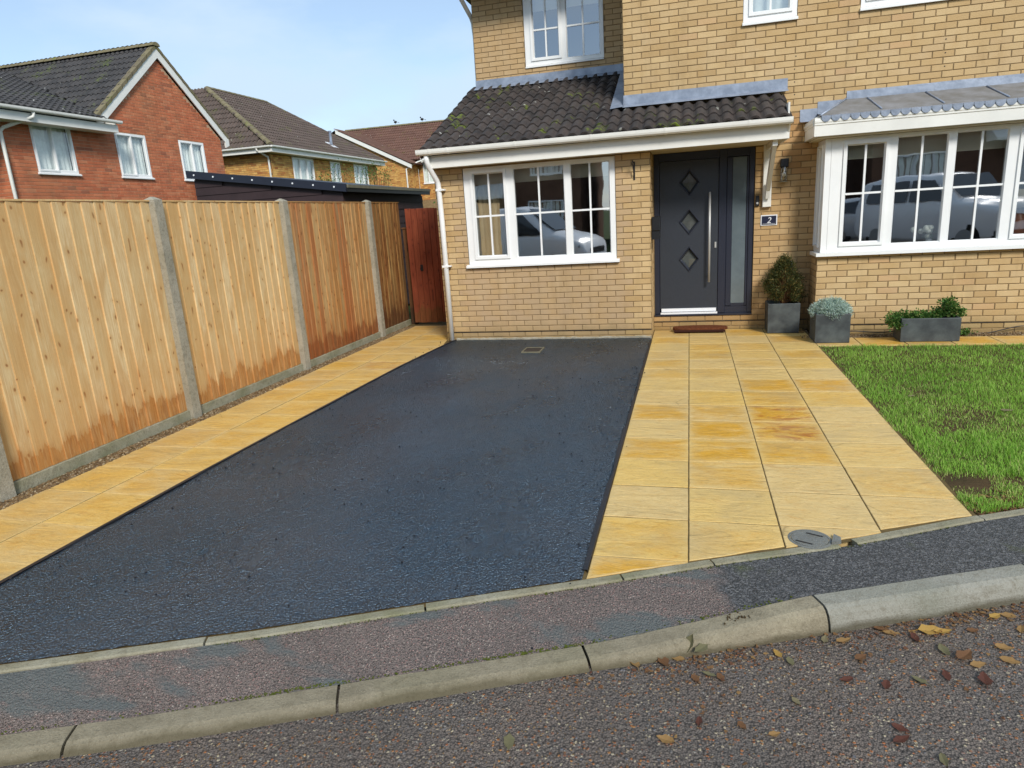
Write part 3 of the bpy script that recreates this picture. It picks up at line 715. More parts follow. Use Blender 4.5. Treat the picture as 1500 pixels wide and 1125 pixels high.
edge_m = np.minimum(np.minimum(np.arange(NX+1), NX-np.arange(NX+1))[:, None], np.full((NX+1, NY+1), 99))
fl[:, 2] -= np.where(edge_m.ravel() == 0, .03, 0)
me = bpy.data.meshes.new('drive'); fs = [(i*(NY+1)+j, (i+1)*(NY+1)+j, (i+1)*(NY+1)+j+1, i*(NY+1)+j+1) for i in range(NX) for j in range(NY)]
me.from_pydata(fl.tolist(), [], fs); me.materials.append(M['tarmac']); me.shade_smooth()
o = bpy.data.objects.new('drive', me); link(o); o['kind'] = 'structure'
# sealed smooth bands down both sides of the drive, the right one stopping short
def ribbon(pl_, w, z, name, mat, parent):
    mb = MB(); vs = []; rr = random.Random(5)
    for (x, y, s) in pl_: vs += [(x, y, z-.02), (x, y, z), (x+s*(w+rr.uniform(-.008, .008)), y, z), (x+s*w, y, z-.02)]
    fs = []
    for i in range(len(pl_)-1):
        for k in range(3): fs.append((4*i+k, 4*i+4+k, 4*i+5+k, 4*i+k+1))
    mb.add(vs, fs); mb.build(name, mat, parent)
ribbon([(-.449, -5.78+.2*i, -1) for i in range(29)], .020, .0145, 'sealed_band', M['tarmac_edge'], o)
ribbon([(dleft(-7.0+.2*i)-.012, -7.0+.2*i, 1) for i in range(36)], .022, .0145, 'sealed_band', M['tarmac_edge'], o)
# small loose chippings left on the fresh surface
ch = MB(); cr_ = random.Random(21)
for i in range(420):
    y = cr_.uniform(-6.4, -.1); x = cr_.uniform(-3.25, -.5)
    if y < pline(EDGE, x)+.03: continue
    if cr_.random() < .35: x = cr_.choice([-3.2, -.55])+cr_.gauss(0, .06)
    ch.ball((x, y, .012), cr_.uniform(.003, .007), 5, 3, (cr_.random(), 0, 0))
ch.build('loose_chippings', M['tarmac_edge'], kind='stuff')

# ---- stone slabs
def clip(poly, a, b, keep_left=True):
    out_ = []; n = len(poly)
    sd_ = lambda p: ((b[0]-a[0])*(p[1]-a[1])-(b[1]-a[1])*(p[0]-a[0]))
    for i in range(n):
        p, q = poly[i], poly[(i+1) % n]; sp, sq = sd_(p), sd_(q)
        if sp >= 0: out_.append(p)
        if (sp >= 0) != (sq >= 0): t = sp/(sp-sq); out_.append((p[0]+(q[0]-p[0])*t, p[1]+(q[1]-p[1])*t))
    return out_
def slab(poly, parent, t, z=.0015, gap=.0046, th=.05):
    # shrink, chamfer, slightly wavy riven edge
    c = Vector((sum(p[0] for p in poly)/len(poly), sum(p[1] for p in poly)/len(poly)))
    pts = []; n = len(poly)
    for i in range(n):
        a, b = Vector(poly[i]), Vector(poly[(i+1) % n]); k = max(1, int((b-a).length/.06))
        for j in range(k): pts.append(a+(b-a)*j/k)
    res = []
    for p in pts:
        d = (c-p); L_ = d.length; s_ = max(abs(d.x), abs(d.y)); g_ = gap+random.uniform(0, .0022)
        res.append(p+Vector((math.copysign(min(g_*.62, abs(d.x)), d.x) if abs(d.x) > .3*s_ else 0, math.copysign(min(g_, abs(d.y)), d.y) if abs(d.y) > .3*s_ else 0)))
    n = len(res); tilt = (random.uniform(-.004, .004), random.uniform(-.004, .004)); zo = z+random.uniform(-.001, .0015)
    Z = lambda p: zo+(p.x-c.x)*tilt[0]+(p.y-c.y)*tilt[1]
    vs = [(p.x, p.y, -th) for p in res]+[(p.x, p.y, Z(p)-.002) for p in res]
    q = [p+(c-p).normalized()*.003 for p in res]; vs += [(p.x, p.y, Z(p)) for p in q]
    q1 = [p+(c-p)*(.13+.05*math.sin(i*1.7)) for i, p in enumerate(q)]; q2 = [p+(c-p)*(.40+.08*math.sin(i*1.1)) for i, p in enumerate(q)]; vs += [(p.x, p.y, Z(p)) for p in q1]+[(p.x, p.y, Z(p)) for p in q2]
    fs = [(i, (i+1) % n, n+(i+1) % n, n+i) for i in range(n)]+[(n+i, n+(i+1) % n, 2*n+(i+1) % n, 2*n+i) for i in range(n)]+[(k*n+i, k*n+(i+1) % n, (k+1)*n+(i+1) % n, (k+1)*n+i) for k in (2, 3) for i in range(n)]+[tuple(range(4*n, 5*n))]
    mb = MB().add(vs, fs, t)
    mb.t = [(t[0], t[1]*w_, t[2]*w_) for w_ in [.15]*(3*n)+[.6]*n+[1.0]*n]
    mb.build('paving_slab', M['slab'], parent)
path = struct_empty('path', (.5, -2.5, 0))
SR = random.Random(12)
COLX = [-.449, .003, .452, .922, 1.40]
for ci in range(4):
    yy = [.545]+[.045-.4355*k for k in range(16)]
    if ci >= 2: pass
    for k in range(len(yy)-1):
        x0, x1 = COLX[ci], COLX[ci+1]; y1, y0 = yy[k], yy[k+1]
        if ci == 3 and k == 0: x1 = 1.40
        poly = [(x0, y0), (x1, y0), (x1, y1), (x0, y1)]
        mx_ = (x0+x1)/2
        for (ax, ay), (bx, by) in zip(EDGE, EDGE[1:]):
            if bx > x0 and ax < x1: 
                poly = clip(poly, (ax, ay+.012), (bx, by+.012))
                if len(poly) < 3: break
        if len(poly) < 3: continue
        area = abs(sum(poly[i][0]*poly[(i+1) % len(poly)][1]-poly[(i+1) % len(poly)][0]*poly[i][1] for i in range(len(poly))))/2
        if area < .0015: continue
        strong = SR.random(); rust = 0
        if (ci, k) in ((2, 8), (2, 9)): strong = 1; rust = 1.0
        if (ci, k) in ((2, 10), (1, 10), (0, 8), (0, 10), (2, 7), (2, 6)): strong = .95
        if (ci, k) in ((1, 6), (0, 11), (0, 12), (3, 9), (3, 8)): strong = .1
        if (ci, k) in ((2, 11), (2, 12)): strong = .15
        slab(poly, path, (SR.random(), strong, rust))
# narrow return of slabs under the bay, running right behind the lawn
x = 1.40; k = 0
while x < 6.2:
    slab([(x, -.60), (x+.45, -.60), (x+.45, -.16), (x, -.16)], path, (SR.random(), SR.uniform(.5, 1), 0)); x += .455
lp = struct_empty('side_path', (-3.8, -2.5, 0))
yy = [1.30]+[.905-.4395*k for k in range(20)]
for ci in range(2):
    for k in range(len(yy)-1):
        y1, y0 = yy[k], yy[k+1]
        if ci == 0: poly = [(-4.245, y0), (-3.784, y0), (-3.784, y1), (-4.245, y1)]
        else:
            r0, r1 = dleft(max(y0, -7.1))-.014, dleft(max(y1, -7.1))-.014
            if y1 > -.02: r1 = -3.245
            if y0 > -.02: r0 = -3.245
            poly = [(-3.776, y0), (r0, y0), (r1, y1), (-3.776, y1)]
        for (ax, ay), (bx, by) in zip(EDGE, EDGE[1:]):
            if bx > -4.3 and ax < -3.2: poly = clip(poly, (ax, ay+.012), (bx, by+.012))
            if len(poly) < 3: break
        if len(poly) < 3: continue
        rust = 1.0 if (ci, k) == (1, 6) else 0
        slab(poly, lp, (SR.random(), .3+SR.random()*.4+rust*.4, rust*.8), gap=.0015)

# shingle strip by the fence, gravel bed under the bay
def pebbles(name, n, fx, fy, zf, smin, smax, tints, seed):
    rr = np.random.default_rng(seed); mb = MB()
    base = np.array([(1, 0, 0), (-1, 0, 0), (0, 1, 0), (0, -1, 0), (0, 0, 1), (.7, .7, -.5), (-.7, -.7, -.5)]); 
    fc = [(0, 2, 4), (2, 1, 4), (1, 3, 4), (3, 0, 4), (0, 5, 2), (1, 6, 3), (3, 6, 0), (2, 5, 1)]
    for i in range(n):
        x, y = fx(rr), None; y = fy(rr, x); s_ = rr.uniform(smin, smax); a = rr.uniform(0, 6.28); ca, sa = math.cos(a), math.sin(a)
        sc_ = (s_*rr.uniform(.8, 1.4), s_*rr.uniform(.6, 1), s_*rr.uniform(.4, .8)); v = base*sc_+rr.normal(0, s_*.1, base.shape)
        vv = np.stack([v[:, 0]*ca-v[:, 1]*sa+x, v[:, 0]*sa+v[:, 1]*ca+y, v[:, 2]+zf], 1)
        mb.add([tuple(q) for q in vv], fc, (rr.random(), (rr.random() < .25)*rr.random(), 0))
    return mb.build(name, M['pebble'], kind='stuff')
pebbles('shingle_strip', 9000, lambda r: r.uniform(-4.385, -4.235), lambda r, x: r.uniform(-6.6, 1.25), 0.0, .005, .013, None, 3)
pebbles('gravel_bed', 5200, lambda r: r.uniform(1.30, 6.0), lambda r, x: r.uniform(-.17, .06)+(.35 if x < 1.42 and r.random() < .6 else 0), .003, .004, .011, None, 4)
pebbles('road_grit', 2600, lambda r: r.uniform(-2.4, 2.2), lambda r, x: pline(KBACK, x)-.15-abs(r.normal(0, .28))-.02, -.1, .0018, .005, None, 6)

# ---- lawn
N = 230000; rr = np.random.default_rng(9)
X = rr.uniform(1.39, 6.0, N*2); Y = rr.uniform(-4.9, -.6, N*2)
wgt = np.clip(1.6-(Y+8.5)/5.2, .25, 1)*np.clip(1.5-(X-1.4)/3.2, .12, 1)
ey = np.array([pline(EDGE, x) for x in X])
def nz(x, y, s, o): return mn.noise(Vector((x*s, y*s, o)))
keep = []
for i in range(N*2):
    x, y = X[i], Y[i]
    if y < ey[i]+.02 or rr.random() > wgt[i]: continue
    ragged = 1.40+.035*nz(x, y, 7, 1)+.05*nz(x, y, 2.2, 4)
    if x < ragged: continue
    b = nz(x, y, 2.0, 2.0)+.5*nz(x, y, 6, 7)
    near = max(0, 1-math.hypot((x-1.95)/.55, (y+3.25)/.5)); near2 = max(0, 1-math.hypot((x-1.65)/.38, (y+4.55)/.22)); near3 = max(0, 1-math.hypot((x-1.85)/.2, (y+2.55)/.35))
    e = max(0, 1-(x-1.40)/.10)*.5
    bare = max(near*1.0, near2*2.4, near3*1.1)+e
    if rr.random() < bare*(.75-b*1.1): continue
    keep.append((x, y, bare))
P = np.array(keep); n = len(P); h = rr.uniform(.012, .036, n)*(1-.35*np.clip(P[:, 2], 0, 1)); tuft = np.array([nz(a, b, 5, 5) for a, b in P[:, :2]])
h *= 1+.8*tuft; a = rr.uniform(0, 6.283, n); lean = rr.uniform(.2, 1.1, n)*h; w_ = rr.uniform(.0010, .0020, n)
dx, dy = np.cos(a), np.sin(a); px, py = -dy, dx
V = np.zeros((n, 5, 3))
for k, (f, ww, ln) in enumerate(((0, 1, 0), (0, -1, 0), (.6, .8, .35), (.6, -.8, .35), (1, 0, 1))):
    V[:, k, 0] = P[:, 0]+px*w_*ww+dx*lean*ln; V[:, k, 1] = P[:, 1]+py*w_*ww+dy*lean*ln; V[:, k, 2] = -.008+h*f
T = np.zeros((n, 5, 4)); T[..., 3] = 1
big = np.array([nz(a, b, 1.3, 8) for a, b in P[:, :2]])
T[..., 0] = np.clip(.5+big*.5+rr.normal(0, .22, n), 0, 1)[:, None]; T[..., 1] = ((rr.random(n) < .10+.35*np.clip(P[:, 2], 0, 1))*rr.uniform(.3, 1, n))[:, None]
me = bpy.data.meshes.new('grass'); me.vertices.add(n*5); me.vertices.foreach_set('co', V.reshape(-1))
q = np.arange(n)*5; loops = np.stack([q, q+1, q+3, q+2, q+2, q+3, q+4], 1).reshape(-1)
me.loops.add(n*7); me.loops.foreach_set('vertex_index', loops.astype(np.int32)); me.polygons.add(n*2)
st = np.stack([np.arange(n)*7, np.arange(n)*7+4], 1).reshape(-1); me.polygons.foreach_set('loop_start', st.astype(np.int32))
me.update(calc_edges=True); at = me.color_attributes.new('tint', 'FLOAT_COLOR', 'POINT'); at.data.foreach_set('color', T.reshape(-1).astype(np.float32))
me.materials.append(M['grass']); o = bpy.data.objects.new('grass', me); link(o); o['kind'] = 'stuff'

# ==================================================================== MAIN HOUSE
house = thing('brick_house', 'buff brick two storey house with grey front door and white windows', 'house', (-1, .6, 0))
cands = []
FG = F((0, 0, 0), 0)            # converted garage front
FW = F((0, .55, 0), 0)          # main front wall, door and upper right
FB = F((0, .08, 0), 0)          # bay front
FU = F((0, 2.05, 0), 0)         # set-back upper left wall
FS = F((-3.22, 0, 0), 270)      # side wall of the garage, u = -y
FR_ = F((-.455, 0, 0), 90)      # short return beside the door, u = y
FBL = F((1.46, .08, 0), 270)    # left cheek of the bay
FUR = F((-.80, .55, 0), 270)    # upper return, u = -(y-.55)
def part_wall(fr, u0, u1, z0, z1, holes, name='wall', thick=.11):
    mb = MB(); wall_backing(mb, fr, u0, u1, z0, z1, holes, -thick); return mb.build(name, M['mortar'], house)
gw = (-2.83, -.875, 1.02, 2.245)
w = part_wall(FG, -3.22, -.455, -.1, 2.27, [gw])
infill = lambda u, z: (1.0 if -2.98 < u < -.70 else 0.0, 0.0)
lay_bricks(cands, w, FG, -3.22, -.455, -.02, 2.26, [gw], phase=-.46, cls=infill, zofs=-.03)
w = part_wall(FR_, .012, .55, -.1, 2.27, []); lay_bricks(cands, w, FR_, .024, .55, 0, 2.26, [], zofs=-.03)
w = part_wall(FS, -6.0, -.012, -.1, 2.45, []); lay_bricks(cands, w, FS, -6.0, -.024, 0, 2.45, [], zofs=-.03, rowshift=1)
door_h = (-.443, .786, .192, 2.263)
sw = (.60, 1.20, 3.65, 4.75); lw_ = (1.86, 3.6, 3.65, 4.75); bay_h = (1.58, 5.2, .2, 2.55)
w = part_wall(FW, -.80, 6.6, -.1, 5.0, [door_h, sw, lw_, bay_h])
drip_shade = lambda u, z: (0.0, 1.0 if (1.1 < u < 1.4 and 1.9 < z < 2.6) else (.6 if z < .3 else (.35*(z < 2.2))))  # drip and splash stains, plus shade painted into the wall below the soffit
lay_bricks(cands, w, FW, -.455, 1.58, 0, 2.27, [door_h], phase=-.46, cls=drip_shade, zofs=-.03)
lay_bricks(cands, w, FW, 1.10, 1.58, 2.27, 2.60, [], phase=-.46, cls=drip_shade, zofs=-.03)
lay_bricks(cands, w, FW, -.80, 6.6, 2.60, 5.0, [sw, lw_], phase=-.80, zofs=-.03, cls=lambda u, z: (.25*(BR.random() < .15), 0))
w = part_wall(FUR, -1.5, -.012, 2.4, 5.0, []); lay_bricks(cands, w, FUR, -1.5, -.024, 2.6, 5.0, [], zofs=-.03, rowshift=1)
uw = (-2.385, -1.205, 3.77, 4.82)
w = part_wall(FU, -3.17, -.80, 2.4, 5.0, [uw]); lay_bricks(cands, w, FU, -3.17, -.80, 3.3, 5.0, [uw], phase=-3.17, zofs=-.03, cls=lambda u, z: (.5, .15))
FUS = F((-3.17, 2.05, 0), 270); w = part_wall(FUS, -6, -.012, 2.0, 5.0, []); lay_bricks(cands, w, FUS, -6, -.024, 2.4, 5.0, [], zofs=-.03)
w = part_wall(FB, 1.46, 5.3, -.1, .945, []); lay_bricks(cands, w, FB, 1.46, 5.3, -.02, .935, [], phase=1.46+.1105, zofs=-.03, cls=lambda u, z: (.25*(BR.random() < .1), .5*(z < .08)))
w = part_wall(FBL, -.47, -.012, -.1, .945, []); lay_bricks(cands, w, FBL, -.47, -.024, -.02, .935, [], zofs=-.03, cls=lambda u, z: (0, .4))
FBE = F((5.3, .08, 0), 90); w = part_wall(FBE, .012, .47, -.1, .945, []); lay_bricks(cands, w, FBE, .024, .47, -.02, .935, [], zofs=-.03)
place_bricks(cands, house, M['brick'], 296)
# garage window
gl = [(-2.70, -2.29, 1.12, 2.17, True), (-2.165, -1.51, 1.085, 2.20, False), (-1.435, -.945, 1.085, 2.20, False)]
w = window(house, FG, -2.825, -.88, 1.025, 2.244, gl, d=-.012, sill=(.03, .04, .045, .045), zbar=1.635)
blind(w, FG, -2.72, -.93, 2.045, 2.23, -.16); folds(w, FG, -2.72, -2.33, 1.0, 2.2, -.25, 6, .018, 'curtain')
room_box(house, FG, -3.1, -.56, .5, 2.26, -.112, -3.2)
# bay windows
bw_ = [(1.715, 2.11, 1.075, 2.16, True), (2.225, 2.725, 1.04, 2.205, False), (2.80, 3.295, 1.04, 2.205, False), (3.43, 3.88, 1.075, 2.16, True), (4.0, 4.5, 1.04, 2.205, False), (4.62, 5.12, 1.04, 2.205, False)]
w = window(house, FB, 1.555, 5.22, .975, 2.24, bw_, d=.0, sill=None, zbar=1.625, depth=.05)
s = MB(); s.box(W0, 1.435, 5.3, .935, .973, -.45, -.01, ch=0); s.build('sill', M['upvc'], w)
s = MB(); s.box(W0, 1.49, 1.553, .975, 2.24, -.15, -.082); s.build('corner_post', M['upvc'], w)
s = MB(); s.box(W0, 5.225, 5.29, .975, 2.24, -.545, -.085); s.build('corner_post', M['upvc'], w)
blind(w, FB, 1.70, 2.14, 2.02, 2.2, -.14); blind(w, FB, 2.2, 2.75, 2.02, 2.22, -.14); blind(w, FB, 2.78, 3.32, 2.02, 2.22, -.14); blind(w, FB, 3.4, 3.9, 2.02, 2.2, -.14)
FBS = F((1.49, .15, 0), 270)
w2 = window(house, FBS, -.40, -.002, .975, 2.24, [(-.35, -.075, 1.05, 2.17, True)], d=0, bars=False, lipw=.02, depth=.04)
room_box(house, FB, 1.53, 5.2, .7, 2.24, -.052, -3.4)
# flowers on the inner sill
fl_ = thing('white_flowers', 'white flowers with green leaves standing inside the bay window', 'flowers', (2.66, .22, .98))
mb = MB(); fr_ = random.Random(2)
for i in range(11): mb.ball((2.66+fr_.gauss(0, .05), .22+fr_.gauss(0, .03), 1.19+fr_.gauss(0, .025)), .032, 7, 5)
mb.build('petals', M['flower'], fl_, smooth=True)
mb = MB()
for i in range(60):
    c = Vector((2.66+fr_.gauss(0, .06), .22+fr_.gauss(0, .03), 1.09+fr_.gauss(0, .04))); a = fr_.uniform(0, 6.28); d = Vector((math.cos(a), math.sin(a)*.6, fr_.uniform(-.5, .8)))*.03; p = d.cross(Vector((0, 0, 1))).normalized()*.012
    mb.add([c-d, c+p, c+d, c-p], [(0, 1, 2, 3)], (fr_.random(), 0, 0))
mb.build('leaves', M['leaf_green'], fl_)
mb = MB(); mb.tube([(2.66, .22, .981), (2.66, .22, 1.0), (2.66, .22, 1.04), (2.66, .22, 1.07)], .04, 12, rs=[.03, .045, .04, .03]); mb.build('vase', M['white'], fl_, smooth=True)
vs_ = thing('table_lamp', 'orange brown pottery lamp base behind the right pane of the bay', 'lamp', (3.62, .5, .98))
mb = MB(); mb.tube([(3.62, .5, .981), (3.62, .5, 1.05), (3.62, .5, 1.2), (3.62, .5, 1.3), (3.62, .5, 1.36)], .1, 14, rs=[.06, .1, .11, .06, .03]); mb.build('pottery_base', simple('brown_pottery', lin(150, 84, 44), .4), vs_, smooth=True)
mb = MB(); mb.tube([(3.62, .5, 1.36), (3.62, .5, 1.56)], .14, 16, rs=[.15, .1]); mb.build('lamp_shade', M['curtain'], vs_, smooth=True)
# upper windows
w = window(house, FU, -2.38, -1.21, 3.775, 4.815, [(-2.255, -1.865, 3.87, 4.72, True), (-1.755, -1.26, 3.825, 4.76, False)], d=-.012, sill=(.0, .0, .03, .02), zbar=4.255, glass='glass_up')
blind(w, FU, -2.3, -1.8, 4.54, 4.8, -.12); blind(w, FU, -1.78, -1.22, 4.54, 4.8, -.12); room_box(house, FU, -2.9, -.9, 3.5, 4.9, -.112, -2.5)
w = window(house, FW, .605, 1.195, 3.66, 4.745, [(.70, 1.11, 3.75, 4.66, True)], d=-.012, sill=(.01, .01, .045, .03), glass='glass_up')
folds(w, FW, .62, 1.18, 3.7, 4.7, -.12, 5, .012, 'net'); room_box(house, FW, .45, 1.5, 3.4, 4.9, -.112, -1.5)
w = window(house, FW, 1.865, 3.595, 3.66, 4.745, [(1.95, 2.5, 3.75, 4.66, True), (2.62, 3.5, 3.72, 4.69, False)], d=-.012, sill=(.01, .01, .045, .03), glass='glass_up')
room_box(house, FW, 1.7, 4, 3.4, 4.9, -.112, -1.5)
# ---- porch roof: concrete tiles, fascia, gutter
PR = MB(); PR.prism([(-3.25, -.27, 2.43), (-3.25, 2.05, 3.475), (-3.25, 2.05, 3.40), (-3.25, -.2, 2.40)], (4.30, 0, 0))
rb = MB()
rb.add([(-3.26, -.27, 2.442), (-.80, -.27, 2.442), (-.80, 2.05, 3.484), (-3.26, 2.05, 3.484)], [(0, 1, 2, 3)]); rb.add([(-.80, -.27, 2.442), (1.05, -.27, 2.442), (1.05, .55, 2.81), (-.80, .55, 2.81)], [(0, 1, 2, 3)])
rb.add([(-3.26, -.27, 2.405), (-.80, -.27, 2.405), (-.80, 2.05, 3.447), (-3.26, 2.05, 3.447)], [(3, 2, 1, 0)]); rb.add([(-.80, -.27, 2.405), (1.05, -.27, 2.405), (1.05, .55, 2.773), (-.80, .55, 2.773)], [(3, 2, 1, 0)])
rb.add([(-3.26, -.27, 2.405), (-3.26, -.27, 2.442), (-3.26, 2.05, 3.484), (-3.26, 2.05, 3.447)], [(0, 1, 2, 3)]); rb.add([(1.05, -.27, 2.405), (1.05, -.27, 2.442), (1.05, .55, 2.81), (1.05, .55, 2.773)], [(3, 2, 1, 0)])
roof = rb.build('roof', M['iron'], house)
sl_ = math.atan(.449); Vv = (0, math.cos(sl_), math.sin(sl_))
kp = lambda c: (c.x < -.95 and c.y < 2.05) or (c.y < .50 and c.x < 1.12)
tile_roof(roof, (-3.275, -.300, 2.478), (1, 0, 0), Vv, .290, .262, 10, 15, M['tile'], kp, waves=2, A=.021, lip=.026, seg=8)
# verge: mortar bed closing the left edge under the tiles
mb = MB(); mb.prism([(-3.262, -.3, 2.445), (-3.262, 2.05, 3.49), (-3.262, 2.05, 3.40), (-3.262, -.25, 2.38)], (-.014, 0, 0)); mb.build('verge', M['tile'], house)
mb = MB(); mb.prism([(1.052, -.3, 2.445), (1.052, .55, 2.815), (1.052, .55, 2.62), (1.052, -.19, 2.30)], (.016, 0, 0)); mb.build('verge', M['cream'], house)
# lead flashings
def flashing(fr, u0, u1, z0, z1, zap, dap, laps, name='flashing'):
    u = u0; i = 0
    while u < u1-.01:
        e = min(u+laps, u1); mb = MB(); k = .003*(i % 2)
        mb.add([fr.p(u, z0, .008+k), fr.p(e+.03*(e < u1), z0, .008+k), fr.p(e+.03*(e < u1), z1, .006+k), fr.p(u, z1, .006+k),
                fr.p(u, zap, dap), fr.p(e, zap, dap)], [(0, 1, 2, 3), (4, 5, 1, 0)])
        mb.build(name, M['lead'], house); u = e; i += 1
flashing(FU, -3.18, -.80, 3.56, 3.655, 3.50, .14, 1.2)
flashing(FW, -.81, 1.12, 2.885, 2.995, 2.835, .15, .95)
mb = MB()   # lead valley along the upper return
mb.add([(-.965, .42, 2.835), (-.80, .42, 2.85), (-.80, 2.05, 3.585), (-.965, 2.05, 3.57), (-.806, .55, 3.02), (-.806, 2.05, 3.72)], [(0, 1, 2, 3), (1, 4, 5, 2)])
mb.build('flashing', M['lead'], house)
# fascia + soffit + gutter
mb = MB(); mb.box(W0, -3.24, 1.065, 2.262, 2.425, .19, .21); mb.build('fascia', M['cream'], house)
mb = MB(); mb.box(W0, 1.045, 1.064, 2.262, 2.64, -.54, .189); mb.box(W0, -3.24, -3.222, 2.262, 2.46, -1.0, .189); mb.build('barge_board', M['cream'], house)
mb = MB(); mb.box(W0, -3.22, -.456, 2.264, 2.272, .002, .189); mb.box(W0, -.455, 1.044, 2.264, 2.272, -.548, .189); mb.build('soffit', M['soffit'], house)
gutter(house, (-3.315, -.272, 2.484), (1.085, -.272, 2.474), .060, 'cream', (.18, .42, 1.28, 2.2, 3.05, 3.95))
# downpipe with swan neck and clips
mb = MB(); mb.tube([(-3.20, -.262, 2.43), (-3.20, -.262, 2.36), (-3.195, -.24, 2.30), (-3.155, -.08, 2.12), (-3.145, -.062, 2.07), (-3.135, -.062, 1.6), (-3.135, -.062, .02)], .034, 10)
dp = mb.build('downpipe', M['upvc'], house, smooth=True)
for z in (2.0, 1.02): mb = MB(); mb.box(W0, -3.175, -3.095, z-.013, z+.013, .03, .097); mb.box(W0, -3.083, -3.07, z-.01, z+.01, .0, .06); mb.box(W0, -3.095, -3.083, z-.008, z+.008, .0, .09); mb.build('pipe_clip', M['upvc'], dp)
# bay roof: lead sheet, rolls, flashings, scalloped trim, moulded fascia
mb = MB(); A_, B_, C_ = (1.39, -.05, 2.478), (1.77, .55, 2.70), (5.4, .55, 2.70)
mb.add([A_, (5.4, -.05, 2.478), C_, B_, (1.39, .55, 2.50), (1.39, -.05, 2.44), (5.4, -.05, 2.44), (1.39, .55, 2.44)], [(0, 1, 2, 3), (0, 3, 4), (0, 5, 6, 1), (0, 4, 7, 5)])
br = mb.build('bay_roof', M['leadroof'], house)
for x in (2.02, 2.62, 3.22, 3.82, 4.42):
    mb = MB(); mb.tube([(x-.04, .50, 2.69), (x, .0, 2.503)], .009, 8); mb.build('lead_roll', M['lead'], br, smooth=True)
mb = MB(); mb.tube([(1.405, -.03, 2.488), (1.76, .535, 2.702)], .012, 8); mb.build('hip_roll', M['lead'], br, smooth=True)
x = 1.775; i = 0
for (a, b, z0, z1) in ((1.27, 1.47, 2.50, 2.63), (1.46, 1.78, 2.57, 2.70), (1.77, 2.7, 2.685, 2.785), (2.68, 3.6, 2.685, 2.787), (3.58, 5.4, 2.685, 2.785)):
    mb = MB(); mb.add([FW.p(a, z0, .009+.002*i), FW.p(b, z0, .009+.002*i), FW.p(b, z1, .005), FW.p(a, z1, .005), FW.p(a, z0-.02, .09), FW.p(b, z0-.02, .09)], [(0, 1, 2, 3), (4, 5, 1, 0)]); mb.build('flashing', M['lead'], br); i = 1-i
n = 0; x = 1.40
while x < 5.3:     # scalloped lead drip over white trim
    mb = MB(); K = 9; w__ = .094; c = x+.047
    pts = [(c-w__/2, 2.470)]+[(c-w__/2*math.cos(math.pi*k/K)*1.0, 2.458-.050*math.sin(math.pi*k/K)) for k in range(K+1)]+[(c+w__/2, 2.470)]
    mb.prism([(p, -.122, q) for p, q in pts], (0, .005, 0)); mb.build('scallop', M['lead'], br)
    x += .0975; n += 1
mb = MB(); mb.add([(1.37, -.1225, 2.4705), (5.4, -.1225, 2.4705), (5.4, -.05, 2.482), (1.385, -.05, 2.482)], [(0, 1, 2, 3)]); mb.build('lead_drip', M['lead'], br)
mb = MB()
prof = [(-.045, 2.262), (-.10, 2.262), (-.10, 2.375), (-.108, 2.38), (-.108, 2.40), (-.114, 2.405), (-.114, 2.43), (-.104, 2.440), (-.104, 2.460), (-.045, 2.460)]
mb.prism([(1.335, y, z) for y, z in prof], (4.1, 0, 0)); mb.build('fascia', M['cream'], br)
mb = MB(); prof = [(1.385, 2.262), (1.335, 2.262), (1.335, 2.375), (1.327, 2.38), (1.327, 2.40), (1.321, 2.405), (1.321, 2.43), (1.331, 2.44), (1.331, 2.46), (1.385, 2.46)]
mb.prism([(x, -.043, z) for x, z in prof], (0, .59, 0)); mb.build('fascia', M['cream'], br)
mb = MB(); mb.box(W0, 1.386, 5.4, 2.244, 2.262, -.549, .044); mb.build('soffit', M['soffit'], br)
# main roof of the house, out of frame above
mb = MB(); mb.prism([(-3.45, 1.5, 4.98), (-3.45, 5.0, 7.4), (-3.45, 8.5, 4.98)], (2.65, 0, 0)); mb.prism([(-.8+.003, .15, 4.98), (-.8+.003, 5.0, 8.0), (-.8+.003, 8.5, 4.98)], (8, 0, 0)); mb.build('roof', M['tile'], house)
mb = MB(); mb.box(W0, -3.45, -.81, 4.9, 4.976, -1.6, -1.48); mb.box(W0, -.84, 7, 4.9, 4.976, -.3, -.13); mb.build('fascia', M['cream'], house)
mb = MB(); mb.tube([(-3.30, 1.46, 5.0), (-3.29, 1.47, 4.93), (-3.205, 2.12, 4.56), (-3.205, 2.2, 4.50), (-3.205, 2.25, 4.3), (-3.205, 2.25, 3.4)], .032, 10); mb.build('downpipe', M['upvc'], house, smooth=True)
# ---- front door
FD = F((0, .585, 0), 0)
mb = MB()
for a, b, c, e in ((-.443, -.375, .215, 2.262), (.36, .455, .215, 2.262), (.72, .785, .215, 2.262)): mb.box(FD, a, b, c, e, -.08, .012, ch=.005)
mb.box(FD, -.375, .36, 2.165, 2.262, -.08, .010); mb.box(FD, .455, .72, 2.165, 2.262, -.08, .010); mb.box(FD, -.443, .785, .192, .214, -.08, .05); mb.box(FD, .455, .72, .215, .30, -.08, .010)
door = mb.build('door_frame', M['anthracite_frame'], house)
mb = MB()
ZL, ZH = .285, 2.16
dia = [(-.0, 1.89), (-.0, 1.405), (-.0, .93)]
hw, hh = .112, .142
